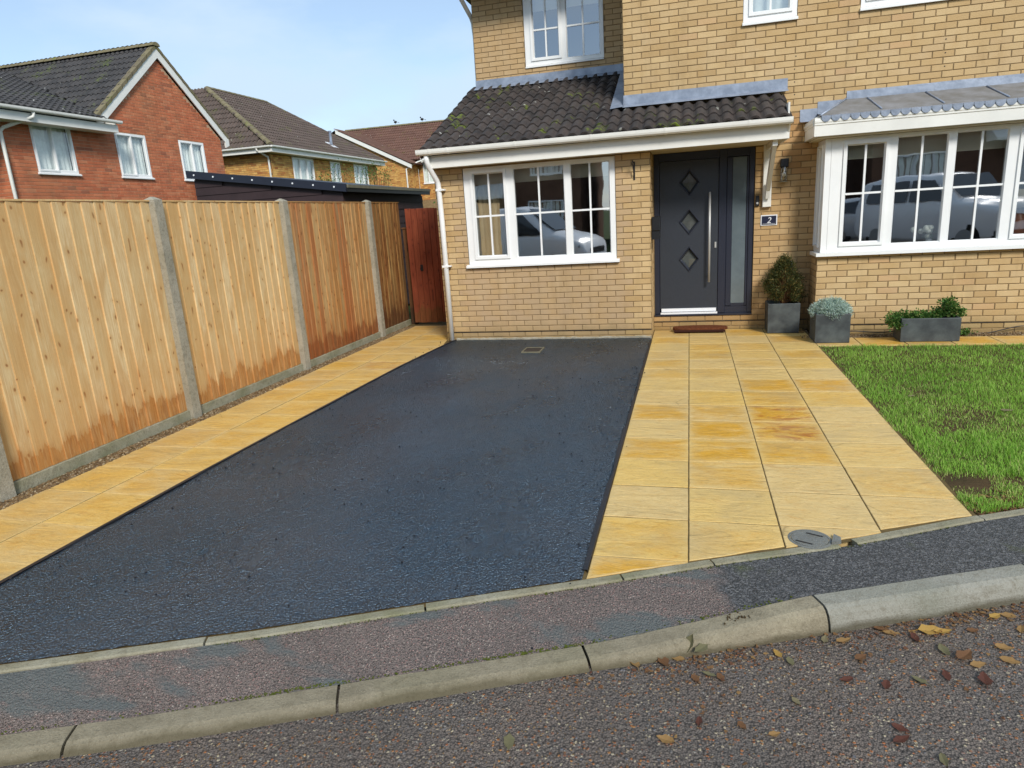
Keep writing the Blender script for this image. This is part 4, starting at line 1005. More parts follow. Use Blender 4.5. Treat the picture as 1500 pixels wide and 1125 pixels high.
# leaf face cut around three diamond openings
def leaf_strip(z0, z1, dc):
    cu, cz = dc; o_ = [(-.37, z0), (.355, z0), (.355, z1), (-.37, z1)]; D_ = [(cu, cz-hh), (cu+hw, cz), (cu, cz+hh), (cu-hw, cz)]
    dd = .0; P = [FD.p(u, z, dd) for u, z in o_]+[FD.p(u, z, dd) for u, z in D_]
    mb.add(P, [(0, 1, 4), (1, 5, 4), (1, 2, 5), (2, 6, 5), (2, 3, 6), (3, 7, 6), (3, 0, 7), (0, 4, 7)])
    P = [FD.p(u, z, 0) for u, z in D_]+[FD.p(cu+(u-cu)*.8, cz+(z-cz)*.8, -.03) for u, z in D_]
    mb.add(P, [(i, (i+1) % 4, 4+(i+1) % 4, 4+i)[::-1] for i in range(4)])
leaf_strip(1.648, ZH, dia[0]); leaf_strip(1.168, 1.648, dia[1]); leaf_strip(ZL, 1.168, dia[2])
mb.box(FD, -.37, .355, ZL, ZH, -.05, -.032)
leaf = mb.build('door_leaf', M['anthracite'], door)
for cu, cz in dia:
    mb = MB(); k = .015   # raised moulding round each diamond
    for s0, s1, dd0, dd1 in ((1.0, 1.16, .0, .012),):
        D1 = [(cu+a*hw*s0, cz+b*hh*s0) for a, b in ((0, -1), (1, 0), (0, 1), (-1, 0))]; D2 = [(cu+a*hw*s1, cz+b*hh*s1) for a, b in ((0, -1), (1, 0), (0, 1), (-1, 0))]
        P = [FD.p(u, z, .001) for u, z in D2]+[FD.p((u*.7+v*.3), (z*.7+y*.3), .012) for (u, z), (v, y) in zip(D2, D1)]+[FD.p((u*.3+v*.7), (z*.3+y*.7), .012) for (u, z), (v, y) in zip(D2, D1)]+[FD.p(u, z, .0) for u, z in D1]
        mb.add(P, [(4*r+i, 4*r+(i+1) % 4, 4*r+4+(i+1) % 4, 4*r+4+i) for r in range(3) for i in range(4)])
    mb.build('diamond_moulding', M['anthracite_frame'], door)
    mb = MB(); mb.add([FD.p(cu+a*hw*.8, cz+b*hh*.8, -.028) for a, b in ((0, -1), (1, 0), (0, 1), (-1, 0))]+[FD.p(cu, cz, -.022)], [(0, 1, 4), (1, 2, 4), (2, 3, 4), (3, 0, 4)]); mb.build('diamond_pane', M['diamond'], door)
mb = MB(); mb.box(FD, .525, .69, .34, 2.155, -.02, -.006); mb.build('side_light', M['obscure'], door)
mb = MB(); mb.box(FD, .457, .523, .305, 2.16, -.03, .004, ch=.004); mb.box(FD, .692, .718, .305, 2.16, -.03, .004, ch=.004); mb.box(FD, .524, .691, .302, .338, -.03, .004); mb.build('side_light_frame', M['anthracite_frame'], door)
mb = MB(); mb.tube([FD.p(.25, .63, .075), FD.p(.25, 1.76, .075)], .0145, 12); mb.tube([FD.p(.25, .73, .075), FD.p(.25, .73, .0)], .008, 8); mb.tube([FD.p(.25, 1.66, .075), FD.p(.25, 1.66, .0)], .008, 8)
mb.build('handle', M['steel'], door, smooth=True)
mb = MB(); mb.box(FD, .315, .338, 1.06, 1.135, 0, .012, ch=.003); mb.build('lock_cylinder', M['steel'], door)
mb = MB(); mb.box(FD, -.355, .345, .245, .287, .002, .02); mb.box(FD, -.365, .36, .2145, .238, .013, .045); mb.build('threshold', M['alu'], door)
room_box(house, FD, -.42, .76, .2, 2.25, -.083, -.5)
# letterbox on the return wall, hung between porch corner and door
mb = MB(); mb.box(W0, -.448, -.345, 1.33, 1.50, -.30, -.08, ch=.006); mb.box(W0, -.448, -.352, 1.225, 1.326, -.29, -.09); mb.build('letterbox', M['black'], None, 'black wall letterbox on the brick return just left of the front door', 'letterbox')
# gallows bracket holding the porch roof
FBk = FW
mb = MB(); mb.box(FBk, .875, .975, 1.53, 2.262, .001, .05, ch=.006); 
mb.prism([(.905, .50, 1.66), (.905, .46, 1.63), (.905, .42, 1.72), (.905, -.12, 2.20), (.905, -.16, 2.262), (.905, -.02, 2.262), (.905, .44, 1.84), (.905, .50, 1.80)], (.045, 0, 0))
mb.box(FBk, .90, .955, 2.20, 2.262, .051, .70); mb.build('porch_bracket', M['cream'], house)
# wall lantern
lan = thing('wall_lantern', 'black wall lantern with clear glass and bulb between porch bracket and bay', 'lantern', (1.11, .5, 1.82))
mb = MB(); mb.box(FW, 1.065, 1.155, 1.99, 2.085, .001, .10, ch=.006); mb.box(FW, 1.075, 1.145, 1.84, 1.99, .001, .014); mb.build('lantern_housing', M['black'], lan)
mb = MB(); mb.cyl((1.11, .49, 1.825), (0, 0, .165), .043, 14); mb.build('glass_cylinder', glass_mat('lantern_glass', .2, (.92, .9, .84, 1)), lan, smooth=True)
mb = MB(); mb.ball((1.11, .49, 1.905), .024, 10, 7, sc=(1, 1, 1.3)); mb.cyl((1.11, .49, 1.93), (0, 0, .05), .012, 8); mb.build('bulb', M['bulb'], lan, smooth=True)
mb = MB(); mb.cyl((1.11, .49, 1.815), (0, 0, .01), .047, 14); mb.build('base_ring', M['galv'], lan)
# number plaque
pq = thing('house_number_plaque', 'dark navy plaque with white border and number 2 right of the door', 'plaque', (.96, .545, 1.31))
mb = MB(); mb.box(FW, .863, 1.058, 1.306, 1.434, .001, .010, ch=.002); mb.build('border', M['white'], pq)
mb = MB(); mb.box(FW, .876, 1.045, 1.318, 1.422, .0105, .014); mb.build('plate', M['navy'], pq)
mb = MB(); mb.box(FW, .885, 1.036, 1.326, 1.329, .0145, .0155); mb.build('rule', M['white'], pq)
cu = bpy.data.curves.new('numeral', 'FONT'); cu.body = '2'; cu.size = .10; cu.shear = .25; cu.extrude = .0015; cu.align_x = 'CENTER'; cu.materials.append(M['white'])
o = bpy.data.objects.new('numeral', cu); COL.objects.link(o); bpy.context.view_layer.update()
me = bpy.data.meshes.new_from_object(o.evaluated_get(bpy.context.evaluated_depsgraph_get())); bpy.data.objects.remove(o)
o = bpy.data.objects.new('numeral', me); link(o, pq, FW.p(.958, 1.336, .0165), Matrix.Rotation(R(90), 3, 'X'))
# doorbell, hook, tap cover
db = thing('doorbell', 'black doorbell push fixed to the brick beside the door frame', 'doorbell', (.80, .54, 1.55))
mb = MB(); mb.box(FW, .795, .838, 1.55, 1.675, .001, .028, ch=.005); mb.build('casing', M['black'], db)
mb = MB(); mb.cyl(FW.p(.8165, 1.585, .028), FW.N*.004, .013, 14); mb.build('button', M['steel'], db)
mb = MB(); mb.box(FG, -.655, -.635, 1.95, 2.16, .001, .008); mb.tube([FG.p(-.645, 2.13, .004), FG.p(-.66, 2.17, .05), FG.p(-.66, 2.15, .10), FG.p(-.66, 2.12, .115), FG.p(-.66, 2.14, .13)], .006, 8); mb.tube([FG.p(-.645, 1.98, .004), FG.p(-.65, 2.05, .05), FG.p(-.66, 2.14, .085)], .005, 8)
mb.build('hanging_basket_hook', M['iron'], None, 'black iron hanging basket hook on brick between window and door', 'hook')
mb = MB(); mb.box(FW, 1.21, 1.265, .745, .85, .001, .035, ch=.006); mb.build('outdoor_socket_box', M['paleblue'], None, 'small pale blue plastic box on the wall behind the potted shrub', 'socket box')
# weep holes stained dark down the upper wall
for u, z in ((1.19, 3.12), (1.195, 2.98), (1.20, 3.26), (1.2, 2.84), (2.75, 3.26), (2.755, 3.12), (2.76, 2.98)):
    mb = MB(); mb.cyl(FW.p(u, z-.035, .0005), FW.N*.0035, .0075, 7, r2=.006); mb.build('wall_plug', M['iron'], house)
# dark damp course line and render lip
mb = MB(); mb.box(FG, -3.22, -.456, .108, .1155, -.02, .0045); mb.box(FW, -.452, 1.45, .108, .1155, -.02, .0045); mb.box(FB, 1.462, 5.3, .108, .1155, -.02, .0045); mb.build('damp_course', M['iron'], house)
mb = MB(); rr2 = random.Random(8); vs = []; K = 60
for i in range(K+1):
    u = -3.09+(2.63)*i/K; vs += [FG.p(u, -.02, .006), FG.p(u, .022+rr2.uniform(-.006, .008), .008), FG.p(u, .030+rr2.uniform(-.005, .008), .0)]
mb.add(vs, [(3*i+k, 3*i+3+k, 3*i+4+k, 3*i+1+k) for i in range(K) for k in range(2)]); mb.build('mortar_fillet', M['post'], house)
# black cable along the foot of the bay wall
pts = []; rr3 = random.Random(5)
for i in range(40):
    x = 1.75+i*.08; pts.append((x, .03, .035+.045*math.sin(i*.33-.6)*(i > 12)+.01*math.sin(i*.9)))
mb = MB(); mb.tube(pts, .006, 6); mb.build('garden_cable', M['cable'], None, 'thin black cable trailing along the foot of the bay wall', 'cable')

# ---- doormat and covers
dm = thing('doormat', 'brown oval coir doormat lying before the front door', 'doormat', (.14, .42, .005))
mb = MB(); n = 40
def oval(cx, cy, a, b, ang=0): return [(cx+a*math.copysign(abs(math.cos(t))**.75, math.cos(t)), cy+b*math.copysign(abs(math.sin(t))**.85, math.sin(t))) for t in [2*math.pi*i/n for i in range(n)]]
o1 = oval(.14, .40, .345, .13); o2 = oval(.14, .40, .325, .112)
mb.add([(x, y, .034) for x, y in o1]+[(x, y, .062) for x, y in o1]+[(x, y, .068) for x, y in o2], [(i, (i+1) % n, n+(i+1) % n, n+i) for i in range(n)]+[(n+i, n+(i+1) % n, 2*n+(i+1) % n, 2*n+i) for i in range(n)]+[tuple(range(2*n, 3*n))]); mb.build('coir_pad', M['mat'], dm)
mb = MB(); mb.prism([(-.175, .285, .005), (-.19, .27, .02), (.43, .265, .02), (.45, .30, .005), (.40, .5, .005), (-.1, .5, .005)][::-1], (0, 0, .026)); mb.build('backing', M['matdark'], dm)
dc = thing('inspection_cover', 'small rectangular metal inspection cover set in the tarmac near the wall', 'drain cover', (-1.84, -.76, .01))
def frame_rect(x0, x1, y0, y1, w, z0, z1):
    mb = MB(); 
    for a, b, c, d in ((x0, x1, y0, y0+w), (x0, x1, y1-w, y1), (x0, x0+w, y0+w+.001, y1-w-.001), (x1-w, x1, y0+w+.001, y1-w-.001)): mb.prism([(a, c, z0), (b, c, z0), (b, d, z0), (a, d, z0)][::-1], (0, 0, z1-z0))
    return mb
frame_rect(-1.955, -1.725, -.905, -.625, .012, 0, .024).build('cover_frame', M['galv'], dc)
mb = MB(); mb.prism([(-1.941, -.891, .005), (-1.739, -.891, .005), (-1.739, -.639, .005), (-1.941, -.639, .005)][::-1], (0, 0, .012)); mb.build('cover_tray', M['tarmac_edge'], dc)
for x, y in ((-1.93, -.88), (-1.75, -.88)): mb = MB(); mb.cyl((x, y, .017), (0, 0, .006), .008, 8); mb.build('lifting_point', M['galv'], dc)
rc = thing('stopcock_cover', 'round grey water stopcock cover at the front edge of the slab path', 'cover', (.58, -5.32, 0))
mb = MB(); mb.cyl((.575, -5.315, -.02), (0, 0, .026), .084, 32); mb.build('cover_plate', M['cover'], rc)
mb = MB(); 
vs = []; K = 36
for rI, z in ((.100, -.01), (.100, .004), (.087, .005), (.087, -.01)):
    for i in range(K): vs.append((.575+rI*math.cos(2*math.pi*i/K), -5.315+rI*math.sin(2*math.pi*i/K), z))
mb.add(vs, [(K*r+i, K*r+(i+1) % K, K*(r+1)+(i+1) % K, K*(r+1)+i) for r in range(3) for i in range(K)]); mb.build('cover_rim', M['cover'], rc)
for c0 in ((.54, -5.36), (.60, -5.275)): mb = MB(); mb.prism([(c0[0]-.035, c0[1]+.012, .0065), (c0[0]-.03, c0[1]+.02, .0065), (c0[0]+.04, c0[1]-.012, .0065), (c0[0]+.035, c0[1]-.02, .0065)], (0, 0, .0015)); mb.build('slot', M['iron'], rc)
mb = MB(); mb.prism([(.665, -5.36, 0), (.71, -5.345, 0), (.715, -5.30, 0), (.69, -5.27, 0)][::-1], (0, 0, .016)); mb.build('hinge_lug', M['cover'], rc)

# ---- planters
def planter(label, x0, x1, y0, y1, h, taper=.0):
    t = thing('planter', label, 'planter', ((x0+x1)/2, (y0+y1)/2, .004)); cx, cy = (x0+x1)/2, (y0+y1)/2; mb = MB(); w_ = .018
    ring = lambda k, z, ins: [(cx+(a-cx)*k+(ins if a < cx else -ins), cy+(b-cy)*k+(ins if b < cy else -ins), z) for a, b in ((x0, y0), (x1, y0), (x1, y1), (x0, y1))]
    P = ring(1-taper-.02, .005, 0)+ring(1-taper, .012, 0)+ring(1, h-.006, 0)+ring(1, h, .004)+ring(1, h, w_)+ring(1, h-.05, w_)
    mb.add(P, [(3, 2, 1, 0)]+[(4*r+i, 4*r+(i+1) % 4, 4*r+4+(i+1) % 4, 4*r+4+i) for r in range(5) for i in range(4)]); mb.build('pot', M['slate_pot'], t)
    mb = MB(); mb.prism([(cx+(a-cx)*.95, cy+(b-cy)*.95, h-.06) for a, b in ((x0, y0), (x1, y0), (x1, y1), (x0, y1))][::-1], (0, 0, .02)); mb.build('soil', M['soil'], t)
    return t
planter('square charcoal planter holding the bronze conical shrub by the door', .945, 1.315, .175, .52, .372, .02)
planter('square charcoal planter holding silver blue foliage at the bay corner', 1.385, 1.745, -.475, -.12, .332, .0)
planter('long low charcoal trough holding bushy green plants under the bay', 2.262, 2.838, -.455, -.165, .262, .0)
def leafcloud(name, pts, mat, parent, size, n, seed, flat=.5, asp=.35, up=.3, droop=0):
    rr = random.Random(seed); mb = MB()
    for i in range(n):
        c, nrm = pts(rr); s_ = size*rr.uniform(.6, 1.25); d = (Vector((rr.gauss(0, 1), rr.gauss(0, 1), rr.gauss(0, 1)+up)).normalized()*flat+nrm).normalized()
        sde = d.cross(Vector((rr.gauss(0, 1), rr.gauss(0, 1), rr.gauss(0, 1)))).normalized()*s_*asp; dd = d*s_; bow = d.cross(sde).normalized()*s_*.15
        mb.add([c-sde*.2, c+sde*.2, c+dd*.5+sde+bow, c+dd*.5-sde+bow, c+dd-Vector((0, 0, droop*s_))], [(0, 1, 2, 3), (3, 2, 4)], (rr.random(), (rr.random() < .2)*rr.random(), 0))
    return mb.build(name, mat, parent)
# conical bronze-green shrub
sh = thing('potted_shrub', 'bronze green conical evergreen shrub growing in the pot by the door', 'shrub', (1.12, .33, .33))
mb = MB(); rr = random.Random(3); tips = []
for i in range(95):
    a = rr.uniform(0, 6.28); t = rr.random(); h = .39+.50*t; rad = (.215*(1-max(0, t-.35)/.72))*rr.uniform(.65, 1.12); tip = Vector((1.13+rad*math.cos(a), .33+rad*math.sin(a)*.8, h)); tips.append(tip)
    mid = Vector((1.13, .33, .33+.3*t)); mb.tube([(1.13, .33, .34), mid+(tip-mid)*.3, tip], .004, 4, rs=[.008, .004, .0015])
mb.build('branches', M['stem'], sh)
def shr(rr):
    t = rr.choice(tips); c = t+Vector((rr.gauss(0, .028), rr.gauss(0, .026), rr.gauss(0, .032))); n = (c-Vector((1.13, .33, c.z-.12))).normalized(); return c, n*.8
leafcloud('foliage', shr, M['leaf_olive'], sh, .028, 11000, 4, .7, .16, .8)
# silver plant
sv = thing('silver_foliage_plant', 'mound of fine silver blue foliage filling the square pot', 'plant', (1.56, -.3, .29))
def slv(rr):
    a = rr.uniform(0, 6.28); r_ = math.sqrt(rr.random()); c = Vector((1.57+.205*r_*math.cos(a)*(1+.12*math.sin(3*a)), -.30+.18*r_*math.sin(a), .335+.125*(1-r_**2.2)*rr.uniform(.6, 1.05)+.02*math.sin(a*5)))
    if r_ > .85: c.z -= rr.uniform(0, .05)
    return c, Vector((math.cos(a)*r_*.8, math.sin(a)*r_*.8, .7))
leafcloud('foliage', slv, M['leaf_silver'], sv, .042, 6500, 5, .9, .08, .2)
mb = MB(); rr = random.Random(6)
for i in range(40):
    a = rr.uniform(0, 6.28); r_ = rr.uniform(.3, 1); mb.tube([(1.56, -.3, .30), (1.56+.08*r_*math.cos(a), -.3+.08*r_*math.sin(a), .38), (1.56+.2*r_*math.cos(a), -.3+.18*r_*math.sin(a), .37+.08*(1-r_))], .002, 4)
mb.build('stems', M['leaf_silver'], sv)
# trough planting
tp = thing('trough_plants', 'bushy green leafy plants spilling over the low trough', 'plants', (2.55, -.3, .22))
heads = [(2.24+i*.06, -.30, .255+.02*math.sin(i*2.1)) for i in range(7)]+[(2.70, -.3, .31), (2.76, -.29, .37), (2.80, -.31, .33), (2.74, -.33, .41), (2.84, -.3, .30), (2.66, -.28, .28), (2.2, -.36, .23), (2.22, -.4, .2)]
def trf(rr):
    h = rr.choice(heads); c = Vector(h)+Vector((rr.gauss(0, .034), rr.gauss(0, .045), rr.gauss(0, .024))); return c, (c-Vector(h)).normalized()
leafcloud('foliage', trf, M['leaf_green'], tp, .030, 3400, 6, .8, .36, .5)
mb = MB(); rr = random.Random(9)
for h in heads: mb.tube([(min(max(h[0], 2.3), 2.8), -.3, .21), h], .003, 4)
mb.build('stems', M['stem'], tp)
sp_ = thing('ground_plant', 'tiny green leafy plant rooted in gravel right of the trough', 'plant', (2.98, -.1, 0))
leafcloud('foliage', lambda rr: (Vector((2.98+rr.gauss(0, .045), -.11+rr.gauss(0, .03), .02+abs(rr.gauss(0, .022)))), Vector((0, 0, .6))), M['leaf_green'], sp_, .024, 420, 8, .9, .34)
mb = MB(); mb.tube([(2.98, -.11, 0), (2.98, -.11, .03)], .003, 5); mb.build('stems', M['stem'], sp_)

# ==================================================================== FENCE, GATE, SHED
FF = F((-4.43, 0, 0), 90)      # fence plane facing +X, u = y
posts = [-5.42, -3.60, -1.70, .40]
plab = ['concrete fence post at the near end, cut off by the left edge', 'concrete fence post between the two pale panels', 'concrete fence post between pale panel and reddish panel', 'concrete fence post nearest the gate, before the last panel']
fence = thing('fence', 'timber panel fence with concrete posts running along the left of the driveway', 'fence', (-4.43, -2, 0))
for y, lb in zip(posts, plab):
    mb = MB(); a = .052; x0, x1 = -4.475, -4.36
    top = 1.938
    P = [(x0, y-a, -.1), (x1, y-a, -.1), (x1, y+a, -.1), (x0, y+a, -.1), (x0, y-a, top), (x1-.006, y-a+.006, top), (x1-.006, y+a-.006, top), (x0, y+a, top), (-4.42, y-.02, top+.026), (-4.42, y+.02, top+.026)]
    mb.add(P, [(0, 1, 5, 4), (1, 2, 6, 5), (2, 3, 7, 6), (3, 0, 4, 7), (4, 5, 8), (5, 6, 9, 8), (6, 7, 9), (7, 4, 8, 9)])
    mb.build('fence_post', M['post'], fence)
bays = [(-7.32, -5.47, 'wood_a', 'pale softwood panel standing nearest the road beyond the picture edge'),
        (-5.37, -3.65, 'wood_a', 'large pale knotty softwood fence panel at the left of the driveway'),
        (-3.55, -1.75, 'wood_a', 'pale softwood fence panel directly behind the first full concrete post'),
        (-1.65, .35, 'wood_c', 'weathered fence panel with reddish and grey streaked boards'),
        (.45, 1.50, 'wood_d', 'narrow dark streaky brown fence panel ending beside the gate')]
for bi, (y0, y1, mt, lb) in enumerate(bays):
    top = 1.93
    t = MB().box(FF, y0, y1, top-.006, top+.006, -.03, .020, (.4, .5, .5)).build('fence_panel', M[mt], fence, lb)
    rr = random.Random(30+bi); pitch = .1135; nb = max(1, round((y1-y0)/pitch)); pitch = (y1-y0)/nb; cache = {}
    for k in range(nb):
        u0 = y0+(k+(rr.uniform(-.13, .13) if 0 < k else 0))*pitch; var = rr.randrange(1000)/1000; tv = (var, rr.random(), rr.random())
        mb = MB(); wdt = min(pitch*1.30, y1-u0); ltop = top-.01+rr.uniform(-.004, .004)
        # feather-edge: thick edge on the near side overlaps its neighbour
        q = FF; tk, tn = rr.uniform(.013, .021), .006
        P = [q.p(u0, .085, 0), q.p(u0, .085, tk), q.p(u0+.004, .085, tk+.001), q.p(u0+wdt, .085, tn), q.p(u0+wdt, .085, 0)]
        T_ = [p+Vector((0, 0, ltop-.085)) for p in P]
        mb.add(P+T_, [(0, 1, 2, 3, 4)[::-1], (5, 6, 7, 8, 9)]+[(i, (i+1) % 5, 5+(i+1) % 5, 5+i) for i in range(5)], tv)
        mb.build('board', M[mt], t)
    mb = MB()
    for z in (.35, 1.0, 1.65): mb.box(FF, y0, y1, z, z+.075, -.045, -.001)
    mb.build('arris_rail', M['old_wood'], t)
    mb = MB(); mb.box(FF, y0, y1, -.06, .083, -.02, .032, ch=.004)
    mb.build('gravel_board', M['gravel_board'], fence)
# end strut behind the last panel and gate post
mb = MB(); mb.box(W0, -4.40, -4.30, 0, 1.52, -1.60, -1.52, (.4, .3, .2)); gp = mb.build('gate_post', M['old_wood'], None, 'short brown timber post between the last fence panel and gate', 'gate post')
mb = MB(); mb.box(W0, -4.41, -4.29, 1.52, 1.545, -1.61, -1.51); mb.build('cap', M['old_wood'], gp)
gt = thing('gate', 'red brown boarded timber gate closing the passage beside the house', 'gate', (-3.78, 1.40, 0))
FGt = F((0, 1.40, 0), 0); rr = random.Random(44); x = -4.285; k = 0
while x < -3.24:
    wd = .098; e = min(x+wd, -3.235); mb = MB(); tp_ = 1.825+rr.uniform(-.004, .004)-(x+4.285)*.03
    mb.box(FGt, x+.002, e-.002, .035+rr.uniform(0, .01), tp_, -.02, rr.uniform(-.001, .002), (rr.random(), rr.random(), rr.random()), .004); mb.build('board', M['gate_wood'], gt); x += wd; k += 1
mb = MB()
for z in (.25, .95, 1.6): mb.box(FGt, -4.28, -3.24, z, z+.09, -.06, -.0205)
mb.build('ledge', M['gate_wood'], gt)
mb = MB(); mb.box(FGt, -4.10, -4.06, .86, .96, .003, .010); mb.cyl(FGt.p(-4.08, .925, .01), FGt.N*.02, .012, 10); 
K = 14; mb.tube([FGt.p(-4.08+.022*math.cos(6.283*i/K), .895+.022*math.sin(6.283*i/K), .022) for i in range(K+1)], .004, 6); mb.build('ring_latch', M['iron'], gt)
# shed beyond the fence
shd = thing('shed', 'dark stained garden shed with navy sloping roof edge above the fence', 'shed', (-6.9, 3.7, 0))
FSf = F((0, 1.87, 0), 0); FSh = F((-5.56, 0, 0), 90); SX0, SX1 = -8.40, -5.56
tz = lambda x: 2.29+(x+5.5)*-(.42/2.95)
mb = MB(); mb.prism([(SX0, 1.9, 0), (SX1-.03, 1.9, 0), (SX1-.03, 1.9, tz(SX1)-.04), (SX0, 1.9, tz(SX0)-.04)], (0, 3.5, 0)); mb.build('wall', M['shed_wood'], shd)
for k in range(20):
    z0 = k*.135; x1 = SX1
    if z0+.133 > tz(SX1)-.06: x1 = min(SX1, -5.5-((z0+.133+.06-2.29)/(.42/2.95)))
    if x1 < SX0+.2: continue
    mb = MB(); P = [FSf.p(u, zz_, d_) for u in (SX0, x1) for zz_, d_ in ((z0, -.02), (z0, .0), (z0+.133, -.012), (z0+.133, -.02))]
    mb.add(P, [(0, 1, 2, 3)[::-1], (4, 5, 6, 7), (0, 4, 5, 1), (1, 5, 6, 2), (2, 6, 7, 3), (3, 7, 4, 0)]); mb.build('cladding_board', M['shed_wood'], shd)
for k in range(16):
    z0 = k*.135; mb = MB(); P = [FSh.p(u, zz_, d_) for u in (1.905, 5.4) for zz_, d_ in ((z0, -.02), (z0, .0), (z0+.133, -.012), (z0+.133, -.02))]
    mb.add(P, [(0, 1, 2, 3)[::-1], (4, 5, 6, 7), (0, 4, 5, 1), (1, 5, 6, 2), (2, 6, 7, 3), (3, 7, 4, 0)]); mb.build('cladding_board', M['shed_wood'], shd)
mb = MB(); mb.prism([(SX0-.08, 1.80, tz(SX0-.08)+.012), (-5.45, 1.80, tz(-5.45)+.012), (-5.45, 1.80, tz(-5.45)-.115), (SX0-.08, 1.80, tz(SX0-.08)-.115)][::-1], (0, .03, 0)); trim = mb.build('roof_trim', M['shed_trim'], shd)
for i in range(8):
    x = SX0+.08+.38*i; mb = MB(); mb.cyl((x, 1.80, tz(x)-.052), (0, -.008, 0), .015, 8); mb.build('bolt', M['white'], trim)
mb = MB(); mb.prism([(SX0-.08, 1.832, tz(SX0-.08)), (-5.45, 1.832, tz(-5.45)), (-5.45, 1.832, tz(-5.45)-.03), (SX0-.08, 1.832, tz(SX0-.08)-.03)][::-1], (0, 3.7, 0)); mb.build('roof', M['shed_trim'], shd)
mb = MB(); mb.box(F((-5.45, 0, 0), 90), 1.835, 5.54, 2.235, 2.285, .001, .03); mb.build('roof_edge', M['galv'], shd)
mb = MB(); mb.box(F((-5.45, 0, 0), 90), 1.835, 5.54, 2.17, 2.234, -.04, .015); mb.build('gutter', M['iron'], shd)
# shrub behind the gate
bs = thing('garden_shrub', 'dark green shrub showing between gate top and house corner', 'shrub', (-4.25, 4.6, 0))
rr = random.Random(7); mb = MB(); tp2 = []
for i in range(26):
    a = rr.uniform(0, 6.28); r_ = rr.uniform(.1, .5); tip = Vector((-4.25+r_*math.cos(a), 4.6+r_*math.sin(a), rr.uniform(1.0, 2.25))); tp2.append(tip); mb.tube([(-4.25, 4.6, 0), (-4.25+.3*r_*math.cos(a), 4.6, tip.z*.5), tip], .012, 5, rs=[.02, .012, .004])
mb.build('branches', M['stem'], bs)
leafcloud('foliage', lambda q: ((lambda t: (t+Vector((q.gauss(0, .11), q.gauss(0, .11), q.gauss(0, .12))), Vector((0, -.2, .2))))(q.choice(tp2))), M['leaf_green'], bs, .055, 3000, 11, .9, .34)
# sprigs of garden plants in front of the second house
for lb, x, y, z, hh_ in (('wispy yellow green shrub tips above the shed, in front of yellow house', -7.9, 5.9, 0, 2.85), ('taller wispy green shrub tips right above the shed roof', -7.6, 7.4, 0, 3.0)):
    t = thing('garden_shrub', lb, 'shrub', (x, y, z)); mb = MB(); rr = random.Random(int(x*100)); tt = []
    for i in range(22):
        tip = Vector((x+rr.gauss(0, .22), y+rr.gauss(0, .22), hh_-abs(rr.gauss(0, .28)))); tt.append(tip); mb.tube([(x, y, 0), ((x+tip.x)/2, (y+tip.y)/2, tip.z*.6), tip], .01, 4, rs=[.02, .01, .003])
    mb.build('branches', M['stem'], t)
    leafcloud('foliage', lambda q: ((lambda p: (p+Vector((q.gauss(0, .07), q.gauss(0, .07), q.gauss(0, .12))), Vector((0, 0, .4))))(q.choice(tt))), M['leaf_green'], t, .04, 520, 13, .9, .3)

# ==================================================================== NEIGHBOUR HOUSES
def simple_window(h, fr, u0, u1, z0, z1, nl, curtain='net', sill=True):
    e = .055; ws = (u1-u0-e*(nl+1))/nl
    ls = [(u0+e+i*(ws+e), u0+e+i*(ws+e)+ws, z0+e, z1-e, i % 2 == 0) for i in range(nl)]
    w = window(h, fr, u0, u1, z0, z1, ls, d=.004, bars=False, sill=(.03, .03, .05, .05) if sill else None, glass='glass_far', lipw=.03)
    if curtain: folds(w, fr, u0+.05, u1-.05, z0+.04, z1-.04, -.11, 8, .014, curtain)
    room_box(h, fr, u0-.1, u1+.1, z0-.1, z1+.1, -.113, -.9)
    return w
# --- red brick house: gable facing the fence
rh = thing('red_brick_house', 'red brick gabled house with three white windows behind the fence', 'house', (-17, 5, 0))
FRd = F((-13.5, 0, 0), 90)
rw = [(3.42, 4.43, 3.15, 4.18), (5.66, 6.65, 3.15, 4.18), (7.83, 8.83, 3.15, 4.18)]
mb = MB(); wall_backing(mb, FRd, 2.80, 9.62, -.05, 4.30, rw)
GA = (7.50, 6.22); gz = lambda u: 4.33+(GA[1]-4.33)*(1-abs(u-GA[0])/2.24)
mb.add([FRd.p(5.26, 4.30, -.006), FRd.p(9.62, 4.30, -.006), FRd.p(9.62, 4.36, -.006), FRd.p(7.5, 6.16, -.006), FRd.p(5.26, 4.36, -.006)], [(0, 1, 2, 3, 4)])
w = mb.build('wall', M['red_mortar'], rh); cd = []
lay_bricks(cd, w, FRd, 2.80, 9.62, 2.2, 4.30, rw, pl=.225, pz=.0735, cls=lambda u, z: (.2*(BR.random() < .2), 0))
lay_bricks(cd, w, FRd, 5.26, 9.62, 4.30, 6.2, [], pl=.225, pz=.0735, keep=lambda u, z: abs(u-7.5) < (6.14-z)/1.82*2.14-.02)
FRs = F((-13.5, 2.80, 0), 0)
mb = MB(); wall_backing(mb, FRs, -6, -.012, -.05, 4.30, []); w2_ = mb.build('wall', M['red_mortar'], rh)
lay_bricks(cd, w2_, FRs, -2.5, -.024, 2.2, 4.3, [], pl=.225, pz=.0735)
FRn = F((-13.5, 9.62, 0), 180); mb = MB(); wall_backing(mb, FRn, .012, 6, -.05, 4.30, []); mb.build('wall', M['red_mortar'], rh)
place_bricks(cd, rh, M['red_brick'], 290)
for a, b, c, e in rw: simple_window(rh, FRd, a+.003, b-.003, c+.003, e-.003, 2)
